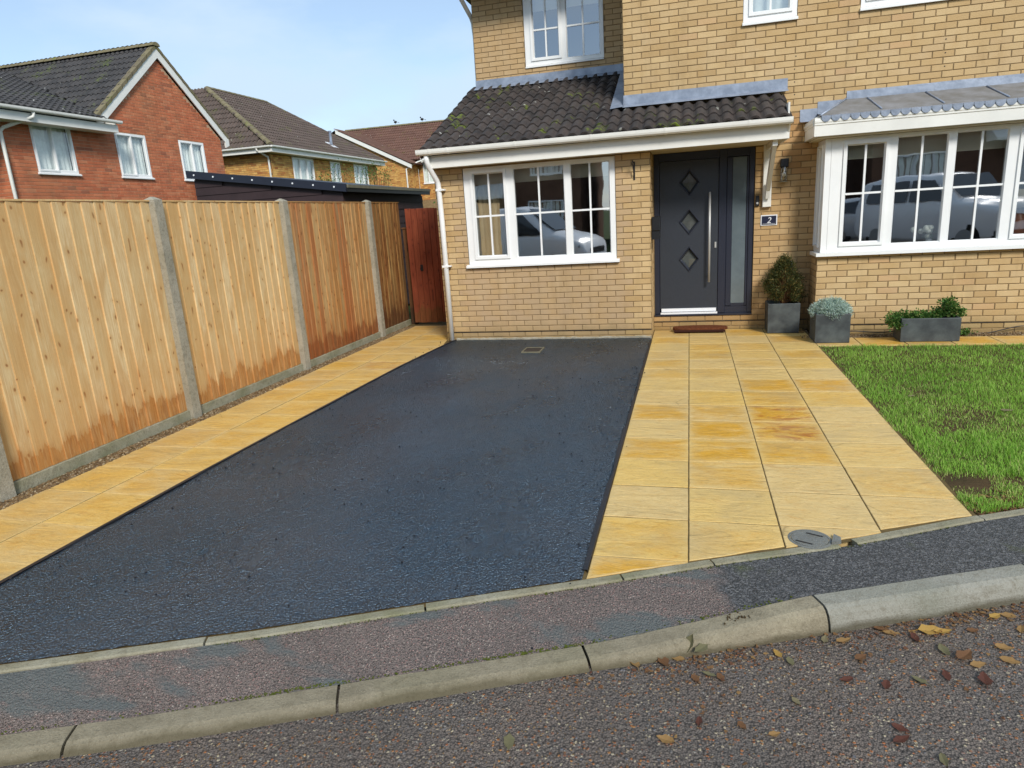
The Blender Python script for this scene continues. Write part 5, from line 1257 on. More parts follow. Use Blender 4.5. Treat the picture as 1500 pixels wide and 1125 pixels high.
# gable roof
ez, ey0, ey1, ry, rz = 4.40, 5.10, 9.90, 7.50, 6.45
mb = MB(); mb.add([(-13.42, ey0, ez-.04), (-21, ey0, ez-.04), (-21, ry, rz-.05), (-13.42, ry, rz-.05), (-13.42, ey1, ez-.04), (-21, ey1, ez-.04)], [(0, 3, 2, 1), (3, 4, 5, 2)])
rf = mb.build('roof', M['tile_r'], rh)
Vs = Vector((0, ry-ey0, rz-ez)).normalized(); vz = lambda y: 4.36+(6.40-4.36)*(y-5.15)/(7.45-5.15)
valley = lambda c: c.y > 5.15+(-13.1-c.x)*(7.45-5.15)/(18.8-13.1)-.12
tile_roof(rf, (-21.21, ey0, ez), (1, 0, 0), Vs, .30, .27, 12, 26, M['tile_r'], valley, nind=300, A=.022, lip=.03)
# left wing roof facing +X
mb = MB(); mb.add([(-13.12, -2, 4.34), (-13.12, 5.2, 4.34), (-18.8, 7.45, 6.46), (-18.8, -2, 6.46)], [(0, 1, 2, 3)]); rf2 = mb.build('roof', M['tile_r'], rh)
Vl = Vector((-5.7, 0, 2.15)).normalized()
tile_roof(rf2, (-13.08, -1.5, 4.375), (0, 1, 0), Vl, .30, .29, 21, 31, M['tile_r'], lambda c: not valley(c) and c.y > -1.6, nind=0, A=.02, lip=.03)
# right slope (edge on): tiles as stuff, verge tiles
Vr = Vector((0, ry-ey1, rz-ez)).normalized()
tile_roof(rf, (-13.40, ey1, ez), (-1, 0, 0), Vr, .30, .27, 12, 24, M['tile_r'], None, nind=0, A=.02, lip=.03)
def tiles_line(parent, a, b, n, r, mat, name='ridge_tile', over=.02):
    a = Vector(a); b = Vector(b); d = (b-a)/n; s_ = d.normalized().cross(Vector((0, 0, 1))).normalized(); nn = s_.cross(d.normalized())
    for i in range(n):
        p = a+d*i; q = p+d*(1.04); mb = MB(); vs = []
        for e, k in ((p, 1.08), (q, .96)):
            for j in range(7):
                th = math.pi*j/6; vs.append(e+s_*math.cos(th)*r*k+nn*(math.sin(th)*r*k*.75-.02))
        mb.add(vs, [(j, j+1, 8+j, 7+j) for j in range(6)]+[tuple(range(7)), tuple(range(7, 14))[::-1]], (random.random(), 0, 0)); mb.build(name, mat, parent)
tiles_line(rf, (-13.38, ry, rz+.02), (-21, ry, rz+.02), 17, .12, M['ridge'])
tiles_line(rf2, (-18.8, 7.2, 6.5), (-18.8, -1, 6.5), 18, .12, M['ridge'])
# cloaked verge tiles up the near rake, white barge boards
def verge_run(y0, z0, y1, z1, n, x=-13.40):
    for i in range(n):
        f0, f1 = i/n, (i+1.06)/n; a = (x, y0+(y1-y0)*f0, z0+(z1-z0)*f0); b = (x, y0+(y1-y0)*f1, z0+(z1-z0)*f1-.015)
        mb = MB(); mb.prism([(a[0], a[1], a[2]+.06), (b[0], b[1], b[2]+.06), (b[0], b[1], b[2]-.035), (a[0], a[1], a[2]-.035)], (-.16, 0, 0), (random.random(), 0, 0)); mb.build('verge_tile', M['ridge'], rf)
verge_run(ey0, ez, ry, rz, 12); verge_run(ey1, ez, ry, rz, 12)
mb = MB()
mb.prism([(-13.42, 5.20, 4.22), (-13.42, 5.14, 4.40), (-13.42, 7.5, 6.40), (-13.42, 7.5, 6.17)], (-.03, 0, 0)); mb.prism([(-13.42, 9.84, 4.18), (-13.42, 9.86, 4.40), (-13.42, 7.501, 6.40), (-13.42, 7.501, 6.17)][::-1], (-.03, 0, 0))
mb.prism([(-13.415, 9.74, 4.12), (-13.415, 9.90, 4.18), (-13.415, 9.90, 4.38), (-13.415, 9.74, 4.38)][::-1], (-.05, 0, 0)); mb.build('barge_board', M['cream'], rh)
FE = F((-13.12, 0, 0), 90)
mb = MB(); mb.box(FE, -2, 5.42, 4.10, 4.27, -.03, 0); mb.prism([(-13.15, 5.42, 4.10), (-13.15, 5.42, 4.35), (-13.48, 5.42, 4.47), (-13.48, 5.42, 4.10)], (0, -.02, 0)); mb.build('fascia', M['cream'], rh)
mb = MB(); mb.box(FE, -2, 5.40, 4.10, 4.115, -.36, -.031); mb.build('soffit', M['cream'], rh)
gutter(rh, (-13.065, -2, 4.36), (-13.065, 5.48, 4.36), .06, 'cream', (), Vector((1, 0, 0)))
mb = MB(); mb.tube([(-13.07, 3.22, 4.30), (-13.07, 3.2, 4.2), (-13.42, 2.78, 3.98), (-13.45, 2.72, 3.9), (-13.45, 2.72, .0)], .036, 8); mb.build('downpipe', M['cream'], rh, smooth=True)
# small white porch canopy glimpsed at the foot of the red house
pc = thing('conservatory', 'white framed glass conservatory roof corner peeping over the fence', 'conservatory', (-12.7, 8.6, 0))
mb = MB(); mb.prism([(-12.0, 8.0, 2.78), (-12.0, 8.0, 2.86), (-12.9, 8.45, 3.02), (-12.9, 8.45, 2.94)], (0, .08, 0)); mb.box(F((-12.0, 0, 0), 90), 8.0, 9.6, 2.72, 2.80, -.06, 0); mb.box(F((-12.0, 0, 0), 90), 8.0, 8.08, 0, 2.72, -.06, 0); mb.box(F((-12.0, 0, 0), 90), 9.52, 9.6, 0, 2.72, -.06, 0); mb.build('frame', M['upvc'], pc)
mb = MB(); mb.add([(-12.02, 8.05, 2.8), (-12.02, 9.6, 2.8), (-13.4, 9.6, 3.08), (-13.4, 8.05, 3.08)], [(0, 1, 2, 3)]); mb.build('roof', M['lead'], pc)
mb = MB(); mb.box(F((-12.03, 0, 0), 90), 8.09, 9.51, .02, 2.71, -.01, 0); mb.build('pane', M['obscure'], pc)
# --- yellow hipped house
yh = thing('hipped_roof_house', 'mottled yellow brick house with brown hipped roof beyond the shed', 'house', (-19.5, 19, 0))
FYf = F((-15.35, 14.9, 0), 0); FYs = F((-15.35, 0, 0), 90); cd = []
hw_ = []
for a, b in ((427, 462),): pass
yw = [(16.35, 17.95, 3.35, 4.44), (19.35, 20.25, 3.35, 4.44), (21.55, 23.0, 3.35, 4.44)]
mb = MB(); wall_backing(mb, FYf, -8.5, -.012, -.05, 4.5, []); w1 = mb.build('wall', M['mortar'], yh)
lay_bricks(cd, w1, FYf, -4.2, -.024, 2.4, 4.45, [], pl=.225, pz=.075)
mb = MB(); wall_backing(mb, FYs, 14.9, 24.0, -.05, 4.5, yw); w1 = mb.build('wall', M['mortar'], yh)
lay_bricks(cd, w1, FYs, 14.9, 24.0, 2.4, 4.45, yw, pl=.225, pz=.075)
place_bricks(cd, yh, M['yellow_brick'], 0)
for (a, b, c, e), nl in zip(yw, (3, 2, 3)): simple_window(yh, FYs, a+.003, b-.003, c+.003, e-.003, nl)
E1, E2, E3 = (-15.0, 14.5, 4.66), (-15.0, 24.35, 4.66), (-24, 14.5, 4.66); RA, RB_ = (-19.5, 17.35, 7.52), (-19.5, 21.5, 7.52)
mb = MB(); mb.add([E1, E3, RA], [(0, 2, 1)]); mb.add([E1, E2, RB_, RA], [(0, 1, 2, 3)]); mb.add([E2, (-24, 24.35, 4.66), RB_], [(0, 1, 2)]); mb.add([E3, (-24, 24.35, 4.66), RB_, RA], [(3, 2, 1, 0)]); rf = mb.build('roof', M['tile_y'], yh)
Vf = Vector((0, 2.85, 2.86)).normalized(); Vsd = Vector((-4.5, 0, 2.86)).normalized()
inf = lambda c: (c.y-14.5)/2.85 < min(1, (-15.0-c.x)/4.5)-.015
ins = lambda c: (-15.0-c.x)/4.5 < min((c.y-14.5)/2.85, (24.35-c.y)/2.85)-.015
tile_roof(rf, (-21.3, 14.5, 4.70), (1, 0, 0), Vf, .33, .31, 13, 19, M['tile_y'], inf, nind=130, A=.024, lip=.035)
tile_roof(rf, (-15.0, 14.5, 4.70), (0, 1, 0), Vsd, .33, .31, 17, 30, M['tile_y'], ins, nind=0, A=.024, lip=.035)
tiles_line(rf, (-15.05, 14.55, 4.75), (-19.5, 17.35, 7.56), 18, .12, M['ridge'], 'hip_tile'); tiles_line(rf, RA[:2]+(7.56,), RB_[:2]+(7.56,), 12, .12, M['ridge']); tiles_line(rf, RB_[:2]+(7.56,), (-15.05, 24.3, 4.75), 18, .11, M['tile_y'], 'hip_tile')
mb = MB(); mb.box(F((-15.0, 0, 0), 90), 14.5, 24.35, 4.48, 4.64, -.03, 0); mb.box(F((0, 14.5, 0), 0), -24, -15.031, 4.48, 4.64, -.03, 0); mb.build('fascia', M['cream'], yh)
mb = MB(); mb.box(F((-15.0, 0, 0), 90), 14.54, 24.3, 4.47, 4.48, -.38, -.001); mb.build('soffit', M['soffit'], yh)
gutter(yh, (-14.94, 14.44, 4.70), (-14.94, 24.4, 4.70), .06, 'cream', (), Vector((1, 0, 0))); gutter(yh, (-24, 14.44, 4.70), (-15.0, 14.44, 4.70), .06, 'cream', ())
mb = MB(); mb.tube([(-15.6, 14.44, 4.64), (-15.6, 14.45, 4.56), (-15.42, 14.84, 4.34), (-15.42, 14.85, 4.2), (-15.42, 14.85, 0)], .036, 8); mb.build('downpipe', M['cream'], yh, smooth=True)
mb = MB(); mb.cyl((-15.85, 20.6, 5.1), (0, 0, .72), .06, 12); mb.cyl((-15.85, 20.6, 5.82), (0, 0, .05), .075, 12); fl2 = mb.build('flue', M['lead'], rf, smooth=False)
mb = MB(); mb.prism([(-15.6, 20.4, 5.09), (-15.6, 20.8, 5.09), (-16.1, 20.8, 5.41), (-16.1, 20.4, 5.41)], (0, 0, .03)); mb.build('flue_flashing', M['white'], rf)
# --- far gabled house
fh = thing('far_gabled_house', 'far yellow brick house with brown roof and white barge board', 'house', (-19, 33, 0))
AX, AZ, EX, EZ = -20.6, 7.25, -15.9, 4.95; FY = 30.0
FH = F((0, FY+.15, 0), 0); cd = []
mb = MB(); wall_backing(mb, FH, -24.5, -16.25, -.05, 4.8, []); mb.add([FH.p(-24.5, 4.8, -.006), FH.p(-16.25, 4.8, -.006), FH.p(-16.25, 4.95, -.006), FH.p(AX, AZ-.12, -.006), FH.p(-24.5, 5.1, -.006)], [(0, 1, 2, 3, 4)])
w1 = mb.build('wall', M['mortar'], fh)
lay_bricks(cd, w1, FH, -19.5, -16.25, 2.9, 6.9, [], pl=.225, pz=.075, keep=lambda u, z: z < 5.0+(-16.25-u)*.5-.1)
FH2 = F((0, FY+1.9, 0), 0); fw_ = (-15.95, -15.25, 3.9, 5.1)
mb = MB(); wall_backing(mb, FH2, -16.25, -12.2, -.05, 5.3, [fw_]); w1 = mb.build('wall', M['mortar'], fh); lay_bricks(cd, w1, FH2, -16.25, -12.2, 2.9, 5.3, [fw_], pl=.225, pz=.075)
FH3 = F((-16.25, 0, 0), 90); mb = MB(); wall_backing(mb, FH3, 30.16, 31.88, -.05, 5.2, []); w1 = mb.build('wall', M['mortar'], fh); lay_bricks(cd, w1, FH3, 30.16, 31.88, 2.9, 5.2, [], pl=.225, pz=.075)
place_bricks(cd, fh, M['yellow_brick'], 0)
simple_window(fh, FH2, fw_[0]+.003, fw_[1]-.003, fw_[2]+.003, fw_[3]-.003, 2)
mb = MB(); mb.prism([(AX, FY-.02, AZ), (AX, FY-.02, AZ-.22), (EX, FY-.02, EZ-.25), (EX, FY-.02, EZ-.03)], (0, .05, 0)); mb.build('barge_board', M['cream'], fh)
mb = MB(); mb.add([(EX, FY, EZ), (EX, FY+5, EZ), (AX, FY+5, AZ), (AX, FY, AZ)], [(0, 1, 2, 3)]); mb.add([(-25, FY, 5.2), (AX, FY, AZ), (AX, FY+5, AZ), (-25, FY+5, 5.2)], [(0, 1, 2, 3)]); rf = mb.build('roof', M['tile_f'], fh)
Vn = Vector((AX-EX, 0, AZ-EZ)).normalized(); tile_roof(rf, (EX, FY-.05, EZ+.04), (0, 1, 0), Vn, .33, .31, 17, 12, M['tile_f'], None, nind=0, A=.024, lip=.035)
mb = MB(); mb.add([(-25, 31.6, 5.3), (-10, 31.6, 5.3), (-10, 35.2, 7.85), (-25, 35.2, 7.85), (-25, 38.8, 5.3), (-10, 38.8, 5.3)], [(0, 1, 2, 3), (3, 2, 5, 4)]); rf3 = mb.build('roof', M['tile_f'], fh)
tile_roof(rf3, (-25, 31.6, 5.33), (1, 0, 0), Vector((0, 3.6, 2.55)), .33, .31, 14, 45, M['tile_f'], None, nind=0, A=.024, lip=.035)
tiles_line(rf3, (-22.6, 35.2, 7.88), (-10, 35.2, 7.88), 30, .13, M['ridge'])
mb = MB(); mb.box(F((0, FY+1.55, 0), 0), -15.9, -12, 5.12, 5.28, -.03, 0); mb.build('fascia', M['cream'], fh)
gutter(fh, (-15.9, FY+1.5, 5.34), (-12, FY+1.5, 5.34), .06, 'cream', ())
mb = MB(); mb.tube([(-15.6, FY+1.5, 5.28), (-15.9, FY+.9, 5.1), (-16.3, FY+.1, 4.7), (-16.3, FY+.1, 0)], .04, 8); mb.build('downpipe', M['cream'], fh)
for x in (-18.9, -17.0):   # birds' perch finials on the far ridge
    mb = MB(); mb.ball((x, 35.2, 8.12), .09, 8, 6, sc=(1.3, .8, .9)); mb.ball((x-.1, 35.2, 8.24), .05, 8, 6); mb.prism([(x+.08, 35.19, 8.12), (x+.26, 35.19, 8.04), (x+.26, 35.19, 8.08)], (0, .03, 0)); mb.tube([(x, 35.2, 7.98), (x, 35.2, 8.06)], .012, 5)
    mb.build('bird', M['iron'], None, 'dark bird perched on the far roof ridge, ' + ('left one of the pair' if x < -18 else 'right one of the pair'), 'bird', 'birds on the far ridge')

# ==================================================================== ACROSS THE ROAD (seen mirrored in the glass)
def vehicle(name, label, cat, loc, ang, st, wheels, paint, glassbits, lamps, scale=1.0, bumper=None):
    # st: stations (x, z_sill, z_belt, z_roof, halfwidth_low, halfwidth_roof)
    t = bpy.data.objects.new(name, None); w = Matrix.Translation(loc) @ Matrix.Rotation(ang, 4, 'Z'); WM[t.name] = w; COL.objects.link(t); t.matrix_basis = w
    tag(t, label, cat)
    def put(mb, nm, mt, smooth=False, parent=None):
        me = mb.mesh(nm, mt, None, smooth); o = bpy.data.objects.new(nm, me); COL.objects.link(o); o.parent = parent or t; WM[o.name] = w; return o
    mb = MB(); vs = []
    for x, zs, zb, zr, wl, wr in st:
        h = [(-wl*.92, zs), (-wl, zs+.12), (-wl, zb-.08), (-wl*.985, zb), (-(wr*.35+wl*.62), zb+(zr-zb)*.45), (-wr, zr-.07), (-wr*.86, zr-.012), (0, zr)]
        ring = h+[(-a, b) for a, b in h[:-1][::-1]]
        vs += [(x, a, b) for a, b in ring]
    m_ = 15; n = len(st); fs = [(m_*i+k, m_*i+m_+k, m_*i+m_+k+1, m_*i+k+1) for i in range(n-1) for k in range(m_-1)]
    fs += [(m_*i+m_-1, m_*i+m_+m_-1, m_*i+m_, m_*i) for i in range(n-1)]; fs += [tuple(range(m_)), tuple(range(m_*(n-1), m_*n))[::-1]]
    mb.add(vs, fs); body = put(mb, 'body', paint, True)
    for nm, pts in glassbits: mb = MB(); mb.add(pts, [tuple(range(len(pts)))]); put(mb, nm, M['carglass'], False)
    for nm, c, r_, mt in lamps: mb = MB(); mb.ball(c, r_, 10, 6, sc=(.5, 1.5, .7)); put(mb, nm, M[mt], True)
    for x, yy_, r_ in wheels:
        s_ = 1 if yy_ > 0 else -1; mb = MB(); mb.tube([(x, yy_-.21*s_, r_), (x, yy_-.20*s_, r_), (x, yy_-.01*s_, r_), (x, yy_, r_)], r_, 24, rs=[r_*.8, r_, r_, r_*.93]); wo = put(mb, 'wheel', M['tyre'], False)
        mb = MB(); mb.cyl((x, yy_+.003*s_, r_), (0, .012*s_, 0), r_*.62, 20); put(mb, 'rim', M['rim'], False, wo)
    if bumper: mb = MB(); [mb.box(W0, a, b, c, d, e, f, ch=.0) for a, b, c, d, e, f in bumper]; put(mb, 'bumper', M['black'])
    return t
van_st = [(2.52, .35, .62, .66, .72, .6), (2.44, .26, .8, .98, .88, .75), (2.1, .22, .98, 1.1, .94, .8), (1.55, .2, 1.08, 1.24, .96, .8), (1.15, .2, 1.1, 1.52, .96, .78), (.75, .2, 1.12, 1.86, .97, .8), (.4, .2, 1.12, 1.94, .97, .82), (-.8, .2, 1.12, 1.96, .97, .84), (-2.3, .2, 1.12, 1.95, .96, .84), (-2.5, .3, 1.1, 1.90, .93, .82)]
def sideglass(s, pts): return [(x, s*y, z) for x, y, z in pts]
vg = []
for s in (1, -1):
    vg.append(('side_window', sideglass(s, [(1.28, .965, 1.16), (.30, .975, 1.16), (.30, .90, 1.70), (.70, .895, 1.70)])))
vg.append(('windscreen', [(1.60, -.72, 1.27), (1.60, .72, 1.27), (.80, .68, 1.87), (.80, -.68, 1.87)]))
vehicle('parked_van', 'white panel van parked across the road, mirrored in the window', 'van', (-4.9, -10.75, -.1), R(14), van_st, [(1.55, .96, .33), (1.55, -.96, .33), (-1.5, .96, .33), (-1.5, -.96, .33)], M['carpaint'], vg,
        [('headlight', (2.36, .68, .80), .16, 'lamp_glass'), ('headlight', (2.36, -.68, .80), .16, 'lamp_glass')], bumper=[(2.40, 2.56, .22, .52, -.85, .85), (2.44, 2.53, .62, .76, -.5, .5)])
M['opp_brick'] = simple('dark_brown_brick', lin(112, 84, 68), .9, .1, 0, .25, 3)
# rising drive opposite, on the right
mb = MB(); mb.add([(1.5, -15.3, -.1), (16, -15.3, -.1), (16, -19, .75), (1.5, -19, .75), (16, -26, 1.0), (1.5, -26, 1.0)], [(3, 2, 1, 0), (5, 4, 2, 3)]); mb.build('opposite_drive', M['road'], kind='structure')
mb = MB(); mb.add([(-16, -15.3, -.1), (1.5, -15.3, -.1), (1.5, -26, .2), (-16, -26, .2)], [(3, 2, 1, 0)]); mb.build('opposite_lawn', M['far_ground'], kind='structure')
est = [(2.2, .35, .58, .62, .65, .5), (2.1, .22, .7, .84, .82, .6), (1.5, .18, .85, .95, .88, .65), (1.0, .18, .90, 1.02, .89, .66), (.35, .18, .92, 1.4, .9, .6), (-.4, .18, .92, 1.46, .9, .62), (-1.3, .18, .94, 1.42, .89, .6), (-1.9, .2, .96, 1.2, .86, .62), (-2.1, .3, .9, .98, .8, .6)]
eg = []
for s in (1, -1): eg.append(('side_window', sideglass(s, [(.85, .89, .97), (-.25, .905, .97), (-.25, .775, 1.34), (.35, .77, 1.33)]))); eg.append(('side_window', sideglass(s, [(-.32, .905, .97), (-1.5, .89, 1.0), (-1.25, .775, 1.33), (-.32, .775, 1.35)])))
eg.append(('windscreen', [(1.02, -.62, 1.035), (1.02, .62, 1.035), (.38, .52, 1.40), (.38, -.52, 1.40)]))
vehicle('parked_car', 'silver hatchback parked opposite, mirrored in the left bay panes', 'car', (6.0, -15.2, .05), R(10), est, [(1.35, .89, .31), (1.35, -.89, .31), (-1.3, .89, .31), (-1.3, -.89, .31)], M['silver'], eg,
        [('headlight', (2.02, .6, .66), .12, 'lamp_glass'), ('tail_light', (-2.0, .7, .85), .1, 'red_lens'), ('headlight', (2.02, -.6, .66), .12, 'lamp_glass'), ('tail_light', (-2.0, -.7, .85), .1, 'red_lens')])
suv = [(2.3, .45, .8, .9, .75, .6), (2.2, .35, .95, 1.08, .9, .75), (1.5, .3, 1.08, 1.18, .95, .8), (1.05, .3, 1.1, 1.22, .96, .8), (.45, .3, 1.12, 1.75, .97, .75), (-.3, .3, 1.12, 1.82, .97, .76), (-1.6, .3, 1.12, 1.8, .96, .76), (-2.2, .35, 1.1, 1.68, .93, .74), (-2.3, .45, 1.0, 1.2, .9, .7)]
sg = []
for s in (1, -1): sg.append(('side_window', sideglass(s, [(.85, .965, 1.16), (-.3, .975, 1.16), (-.3, .885, 1.66), (.42, .88, 1.66)]))); sg.append(('side_window', sideglass(s, [(-.4, .975, 1.16), (-1.9, .955, 1.18), (-1.75, .88, 1.62), (-.4, .885, 1.66)])))
sg.append(('windscreen', [(1.06, -.76, 1.235), (1.06, .76, 1.235), (.48, .68, 1.75), (.48, -.68, 1.75)]))
vehicle('parked_suv', 'large white off-roader parked opposite, mirrored in the right bay panes', 'off-roader', (6.6, -11.7, .0), R(62), [(a, b, c*1.12, d*1.12, e, f) for a, b, c, d, e, f in suv], [(1.45, .95, .38), (1.45, -.95, .38), (-1.4, .95, .38), (-1.4, -.95, .38)], M['carpaint'], [(n, [(a, b, c*1.12+.004) for a, b, c in p]) for n, p in sg],
        [('headlight', (2.14, .66, .98), .15, 'lamp_glass'), ('headlight', (2.14, -.66, .98), .15, 'lamp_glass')], bumper=[(2.15, 2.36, .32, .6, -.9, .9), (2.2, 2.33, .78, .95, -.45, .45)])
def opp_house(x0, x1, label, mat, eave, base):
    h = thing('opposite_house', label, 'house', ((x0+x1)/2, -24, base)); fr = F((x0, -21.5, base), 180); Wd = x1-x0
    fr = F((x1, -21.5, base), 180)
    ws = [(.8, 2.4, .9, 2.1), (Wd-2.8, Wd-.8, .9, 2.1), (.8, 2.2, 3.2, 4.2), (Wd-2.6, Wd-1.0, 3.2, 4.2), (Wd/2-.5, Wd/2+.45, .05, 2.05)]
    mb = MB(); wall_backing(mb, fr, 0, Wd, -.3, eave, ws); w_ = mb.build('wall', M[mat], h)
    for a, b, c, e in ws[:4]: simple_window(h, fr, a+.003, b-.003, c+.003, e-.003, 3)
    mb = MB(); a, b, c, e = ws[4]; mb.box(fr, a+.003, b-.003, c, e-.003, -.06, -.02, ch=.01); mb.build('door', M['upvc'], h)
    mb = MB(); mb.box(fr, 0, Wd, -.3, eave, -8, -.115); mb.build('side_wall', M[mat], h)
    mb = MB(); P = [fr.p(-.3, eave-.02, .4), fr.p(-.3, eave+2.4, -4), fr.p(-.3, eave-.02, -8.4)]; mb.prism(P, fr.U*(Wd+.6)); mb.build('roof', M['tile_f'], h)
    mb = MB(); mb.box(fr, -.3, Wd+.3, eave-.2, eave-.025, .38, .41); mb.build('fascia', M['cream'], h)
    mb = MB(); mb.prism([fr.p(Wd/2-1.2, 2.35, .02), fr.p(Wd/2-1.2, 2.9, .02), fr.p(Wd/2-1.2, 2.4, 1.1), fr.p(Wd/2-1.2, 2.3, 1.1)], fr.U*2.4); mb.build('porch', M['cream'], h)
opp_house(-13.5, -4.6, 'red brick house opposite with white porch, mirrored in the left window', 'opp_brick', 4.6, .1)
opp_house(-3.2, 5.2, 'brown brick house opposite, mirrored near the door', 'opp_brick', 4.4, .2)
opp_house(7.0, 17.0, 'low red brick house opposite above its drive, mirrored in the bay', 'opp_brick', 3.2+1.2, .9)

# ==================================================================== FALLEN LEAVES
def leaf_mesh(k, mat, t):
    rr = random.Random(k); L_, wd = 1.0, rr.uniform(.42, .6); curl = rr.uniform(.15, .55); n = 7; mb = MB(); vs = []
    for i in range(n+1):
        f = i/n; hw2 = wd*.5*math.sin(math.pi*(f**.8))*(1+.18*math.sin(i*2.4+k)); x = (f-.5)*L_; z = curl*(f-.5)**2*.9+.03
        vs += [(x, -hw2, z+curl*hw2*.6+rr.uniform(0, .03)), (x, 0, z), (x, hw2, z+curl*hw2*.7+rr.uniform(0, .03))]
    fs = []
    for i in range(n): fs += [(3*i, 3*i+3, 3*i+4, 3*i+1), (3*i+1, 3*i+4, 3*i+5, 3*i+2)]
    mb.add(vs, fs, t); mb.tube([(-.72, .02, .02), (-.5, 0, curl*.22+.03)], .012, 4, t); return mb.mesh('fallen_leaf', mat)
LV = {}
kinds = {'brown': ('fallen', (.2, .3, 0)), 'tan': ('fallen', (.8, 0, 0)), 'yellow': ('fallen', (1, 0, 0)), 'red': ('fallen', (.0, 1, 0)), 'green': ('fallen_green', (.3, 0, 0)), 'pale': ('fallen_green', (1, .3, 0))}
M['yl'] = grass_mat('yellow_leaf', lin(178, 140, 66), lin(190, 156, 88), lin(150, 110, 60)); kinds['yellow'] = ('yl', (.5, 0, 0))
leaves = [(-.2, -6.26, .055, 'tan', 'tan leaf lying at the kerb foot near the joint of two stones'), (-.09, -6.235, .06, 'brown', 'dark brown crumpled leaf, left one of a clump at the kerb foot'), (-.04, -6.20, .05, 'tan', 'tan leaf in the clump against the sloping kerbstone'),
 (.01, -6.15, .075, 'green', 'large curled olive leaf standing against the sloping kerbstone'), (.05, -6.17, .06, 'green', 'second olive leaf tucked beside the large curled one'), (.03, -6.31, .04, 'brown', 'small brown leaf left of the flat olive leaf below the kerb clump'), (.08, -6.28, .045, 'green', 'olive leaf lying flat on the road below the kerb clump'), (.12, -6.29, .04, 'brown', 'small brown leaf right of the flat olive leaf below the kerb clump'),
 (.29, -6.03, .035, 'tan', 'tiny tan leaf halfway along the foot of the sloping kerbstone'), (.34, -6.11, .045, 'yellow', 'yellow leaf near the foot of the sloping kerbstone'), (.38, -6.15, .045, 'green', 'faded green leaf flat on the road beside a yellow one'), (.53, -5.985, .045, 'pale', 'pale green leaf at the joint between old and new kerbstones'), (.60, -5.985, .055, 'tan', 'orange tan leaf just right of the kerb joint'),
 (.56, -6.22, .045, 'red', 'reddish brown leaf alone on the road below the kerb joint'), (.69, -6.23, .045, 'red', 'reddish leaf right of the lone reddish one on open road'), (.37, -6.37, .035, 'pale', 'small pale upright leaf in the middle of the road foreground'), (.04, -6.53, .04, 'red', 'dark reddish leaf above the orange one at bottom centre'), (.18, -6.52, .035, 'brown', 'small brown leaf right of the dark reddish one at bottom centre'), (-.07, -6.63, .05, 'tan', 'orange leaf nearest the bottom edge at centre'),
 (-.58, -6.74, .06, 'green', 'large grey green crushed leaf in the foreground road'), (.64, -6.08, .05, 'brown', 'brown leaf a little below the orange tan one by the kerb joint'), (.95, -5.99, .06, 'green', 'dark olive leaf left of a brown clump on the right road'), (1.01, -6.01, .07, 'brown', 'largest crumpled brown leaf of the clump at right'), (1.04, -6.05, .05, 'tan', 'tan leaf at the edge of the right clump'), (1.17, -5.93, .05, 'tan', 'tan leaf between the new kerb and the right picture edge'), (1.16, -6.01, .055, 'tan', 'broad tan leaf near the right picture edge'), (1.03, -6.14, .065, 'red', 'crushed reddish leaf below the right clump'), (.91, -6.14, .05, 'red', 'reddish leaf left of the crushed one below the right clump'), (.81, -6.18, .05, 'green', 'faded green leaf in open road left of the reddish one'),
 (.94, -5.86, .08, 'yellow', 'bright yellow leaf against the newer kerbstone'), (.985, -5.86, .06, 'yellow', 'second yellow leaf overlapping the bright one by the new kerb'), (.79, -5.90, .05, 'tan', 'tan leaf at the foot of the newer kerbstone left of the yellow pair'), (.76, -5.88, .05, 'brown', 'brown leaf touching the newer kerbstone left of the yellow pair'), (1.28, -5.80, .045, 'tan', 'tan leaf cut by the right picture edge'), (1.27, -5.70, .05, 'tan', 'tan leaf tight against the new kerb at the far right'), (1.22, -5.715, .05, 'yellow', 'yellow green leaf against new kerb at right edge'), (.67, -6.49, .055, 'red', 'crushed red brown leaf low on the right road'), (.68, -6.44, .045, 'red', 'reddish leaf just above the crushed one low on the right'), (.77, -6.56, .045, 'green', 'faded green leaf lowest on the right of the road'), (.28, -6.54, .035, 'tan', 'small tan leaf between bottom centre and the small upright pale one'), (.87, -5.92, .05, 'red', 'reddish leaf just below the bright yellow leaf'), (1.1, -5.83, .04, 'brown', 'small brown leaf right of the yellow pair near the new kerb')]
rr = random.Random(77)
for i, (x, y, s_, kd, lb) in enumerate(leaves):
    v = i % 3; key = (kd, v)
    if key not in LV: LV[key] = leaf_mesh(i+5, M[kinds[kd][0]], kinds[kd][1])
    o = bpy.data.objects.new('fallen_leaf', LV[key]); tilt = Matrix.Rotation(rr.uniform(-.2, .25), 3, 'X')
    if lb and 'curled olive' in lb: tilt = Matrix.Rotation(1.0, 3, 'Y')
    z = -.097+(.03 if lb and 'curled' in lb else 0)
    link(o, None, (x, y, z), Matrix.Rotation(rr.uniform(0, 6.28), 3, 'Z') @ tilt @ Matrix.Scale(s_*1.25, 3))
    sh_ = {'brown': 'small brown fallen leaf lying on the wet road surface', 'tan': 'small tan fallen leaf lying on the wet road surface', 'red': 'small reddish fallen leaf lying on the wet road surface', 'green': 'small faded green leaf lying on the wet road surface'}
    tag(o, lb or sh_.get(kd, sh_['tan']), 'leaf', 'fallen leaves on the road')
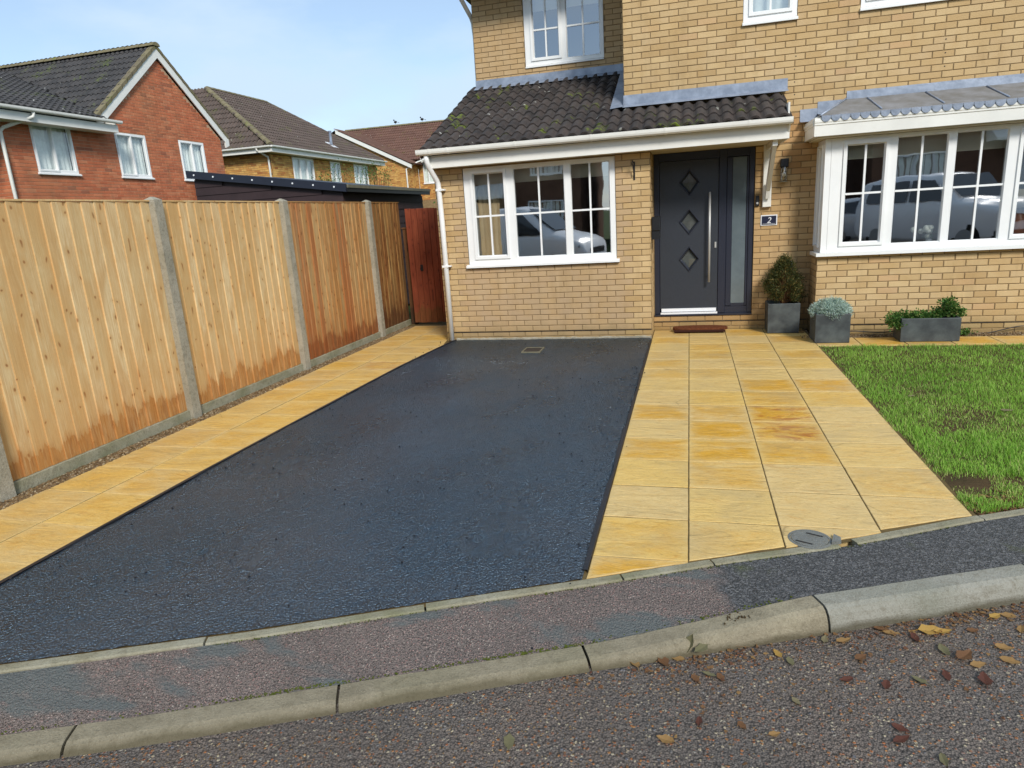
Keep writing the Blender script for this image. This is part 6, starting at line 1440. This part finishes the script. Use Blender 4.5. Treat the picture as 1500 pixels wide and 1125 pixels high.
for i, (x, y, s_, kd, lb) in enumerate([(2.254, -3.12, .09, 'pale', 'broad pale buff leaf lying on the lawn at right'), (1.74, -2.73, .07, 'pale', 'smaller pale leaf on the lawn near the path'), (1.55, -4.68, .06, 'tan', 'tan leaf on bare soil at the lawn corner'), (1.60, -4.74, .06, 'brown', 'brown leaf on bare soil between lawn and edging'), (1.47, -4.76, .05, 'brown', 'dark leaf on bare soil beside the path corner'), (1.66, -4.70, .05, 'red', 'reddish leaf on bare soil near the right edge')]):
    key = (kd, i % 3)
    if key not in LV: LV[key] = leaf_mesh(i+50, M[kinds[kd][0]], kinds[kd][1])
    o = bpy.data.objects.new('fallen_leaf', LV[key]); link(o, None, (x, y, .012 if y > -4 else -.006), Matrix.Rotation(rr.uniform(0, 6.28), 3, 'Z') @ Matrix.Scale(s_, 3)); tag(o, lb, 'leaf', 'fallen leaves on the lawn')
# dry stalk lying by the kerb
mb = MB(); mb.tube([(.09, -6.13, -.094), (.16, -6.10, -.085), (.24, -6.085, -.094)], .0016, 5); mb.tube([(.13, -6.02, -.03), (.19, -6.03, -.07), (.17, -6.07, -.092)], .0012, 5); mb.build('dry_stalk', M['pebble'], None, 'thin dry grass stalk lying at the foot of the sloping kerbstone', 'stalk')
# clod of dirt on the sloping kerbstone
mb = MB(); rr = random.Random(5)
for i in range(26): x = .18+rr.gauss(0, .03); mb.ball((x, pline(KBACK, x)-.05+rr.gauss(0, .016), kz(x)+.002), rr.uniform(.0015, .005), 5, 4)
mb.build('dirt_clods', M['ground'], kind='stuff')

lt = MB(); rr = random.Random(55)
for i in range(420):
    x = rr.choice([rr.uniform(-.5, 1.6), rr.gauss(.1, .12), rr.gauss(1.0, .15), rr.uniform(.5, 1.6)]); y = pline(KBACK, x)-.15-abs(rr.gauss(0, .05 if rr.random() < .6 else .3)); s_ = rr.uniform(.004, .013); a = rr.uniform(0, 6.28)
    P = []
    for k in range(5): b = a+k*1.256+rr.uniform(-.4, .4); q = s_*rr.uniform(.4, 1.1); P.append((x+q*math.cos(b), y+q*math.sin(b), -.096+rr.uniform(0, .006)))
    lt.add(P, [(0, 1, 2, 3, 4)], (rr.random(), rr.random()*.8, 0))
lt.build('leaf_litter', M['fallen'], kind='stuff')
lt = MB()
for i in range(260):
    x = rr.gauss(1.62, .13); y = pline(EDGE, x)+abs(rr.gauss(.09, .07))+.01; s_ = rr.uniform(.005, .014); a = rr.uniform(0, 6.28)
    if x < 1.42: continue
    lt.add([(x+s_*math.cos(a+k*1.256), y+s_*math.sin(a+k*1.256), -.006+rr.uniform(0, .008)) for k in range(5)], [(0, 1, 2, 3, 4)], (rr.random(), rr.random()*.8, 0))
lt.build('leaf_litter', M['fallen'], kind='stuff')
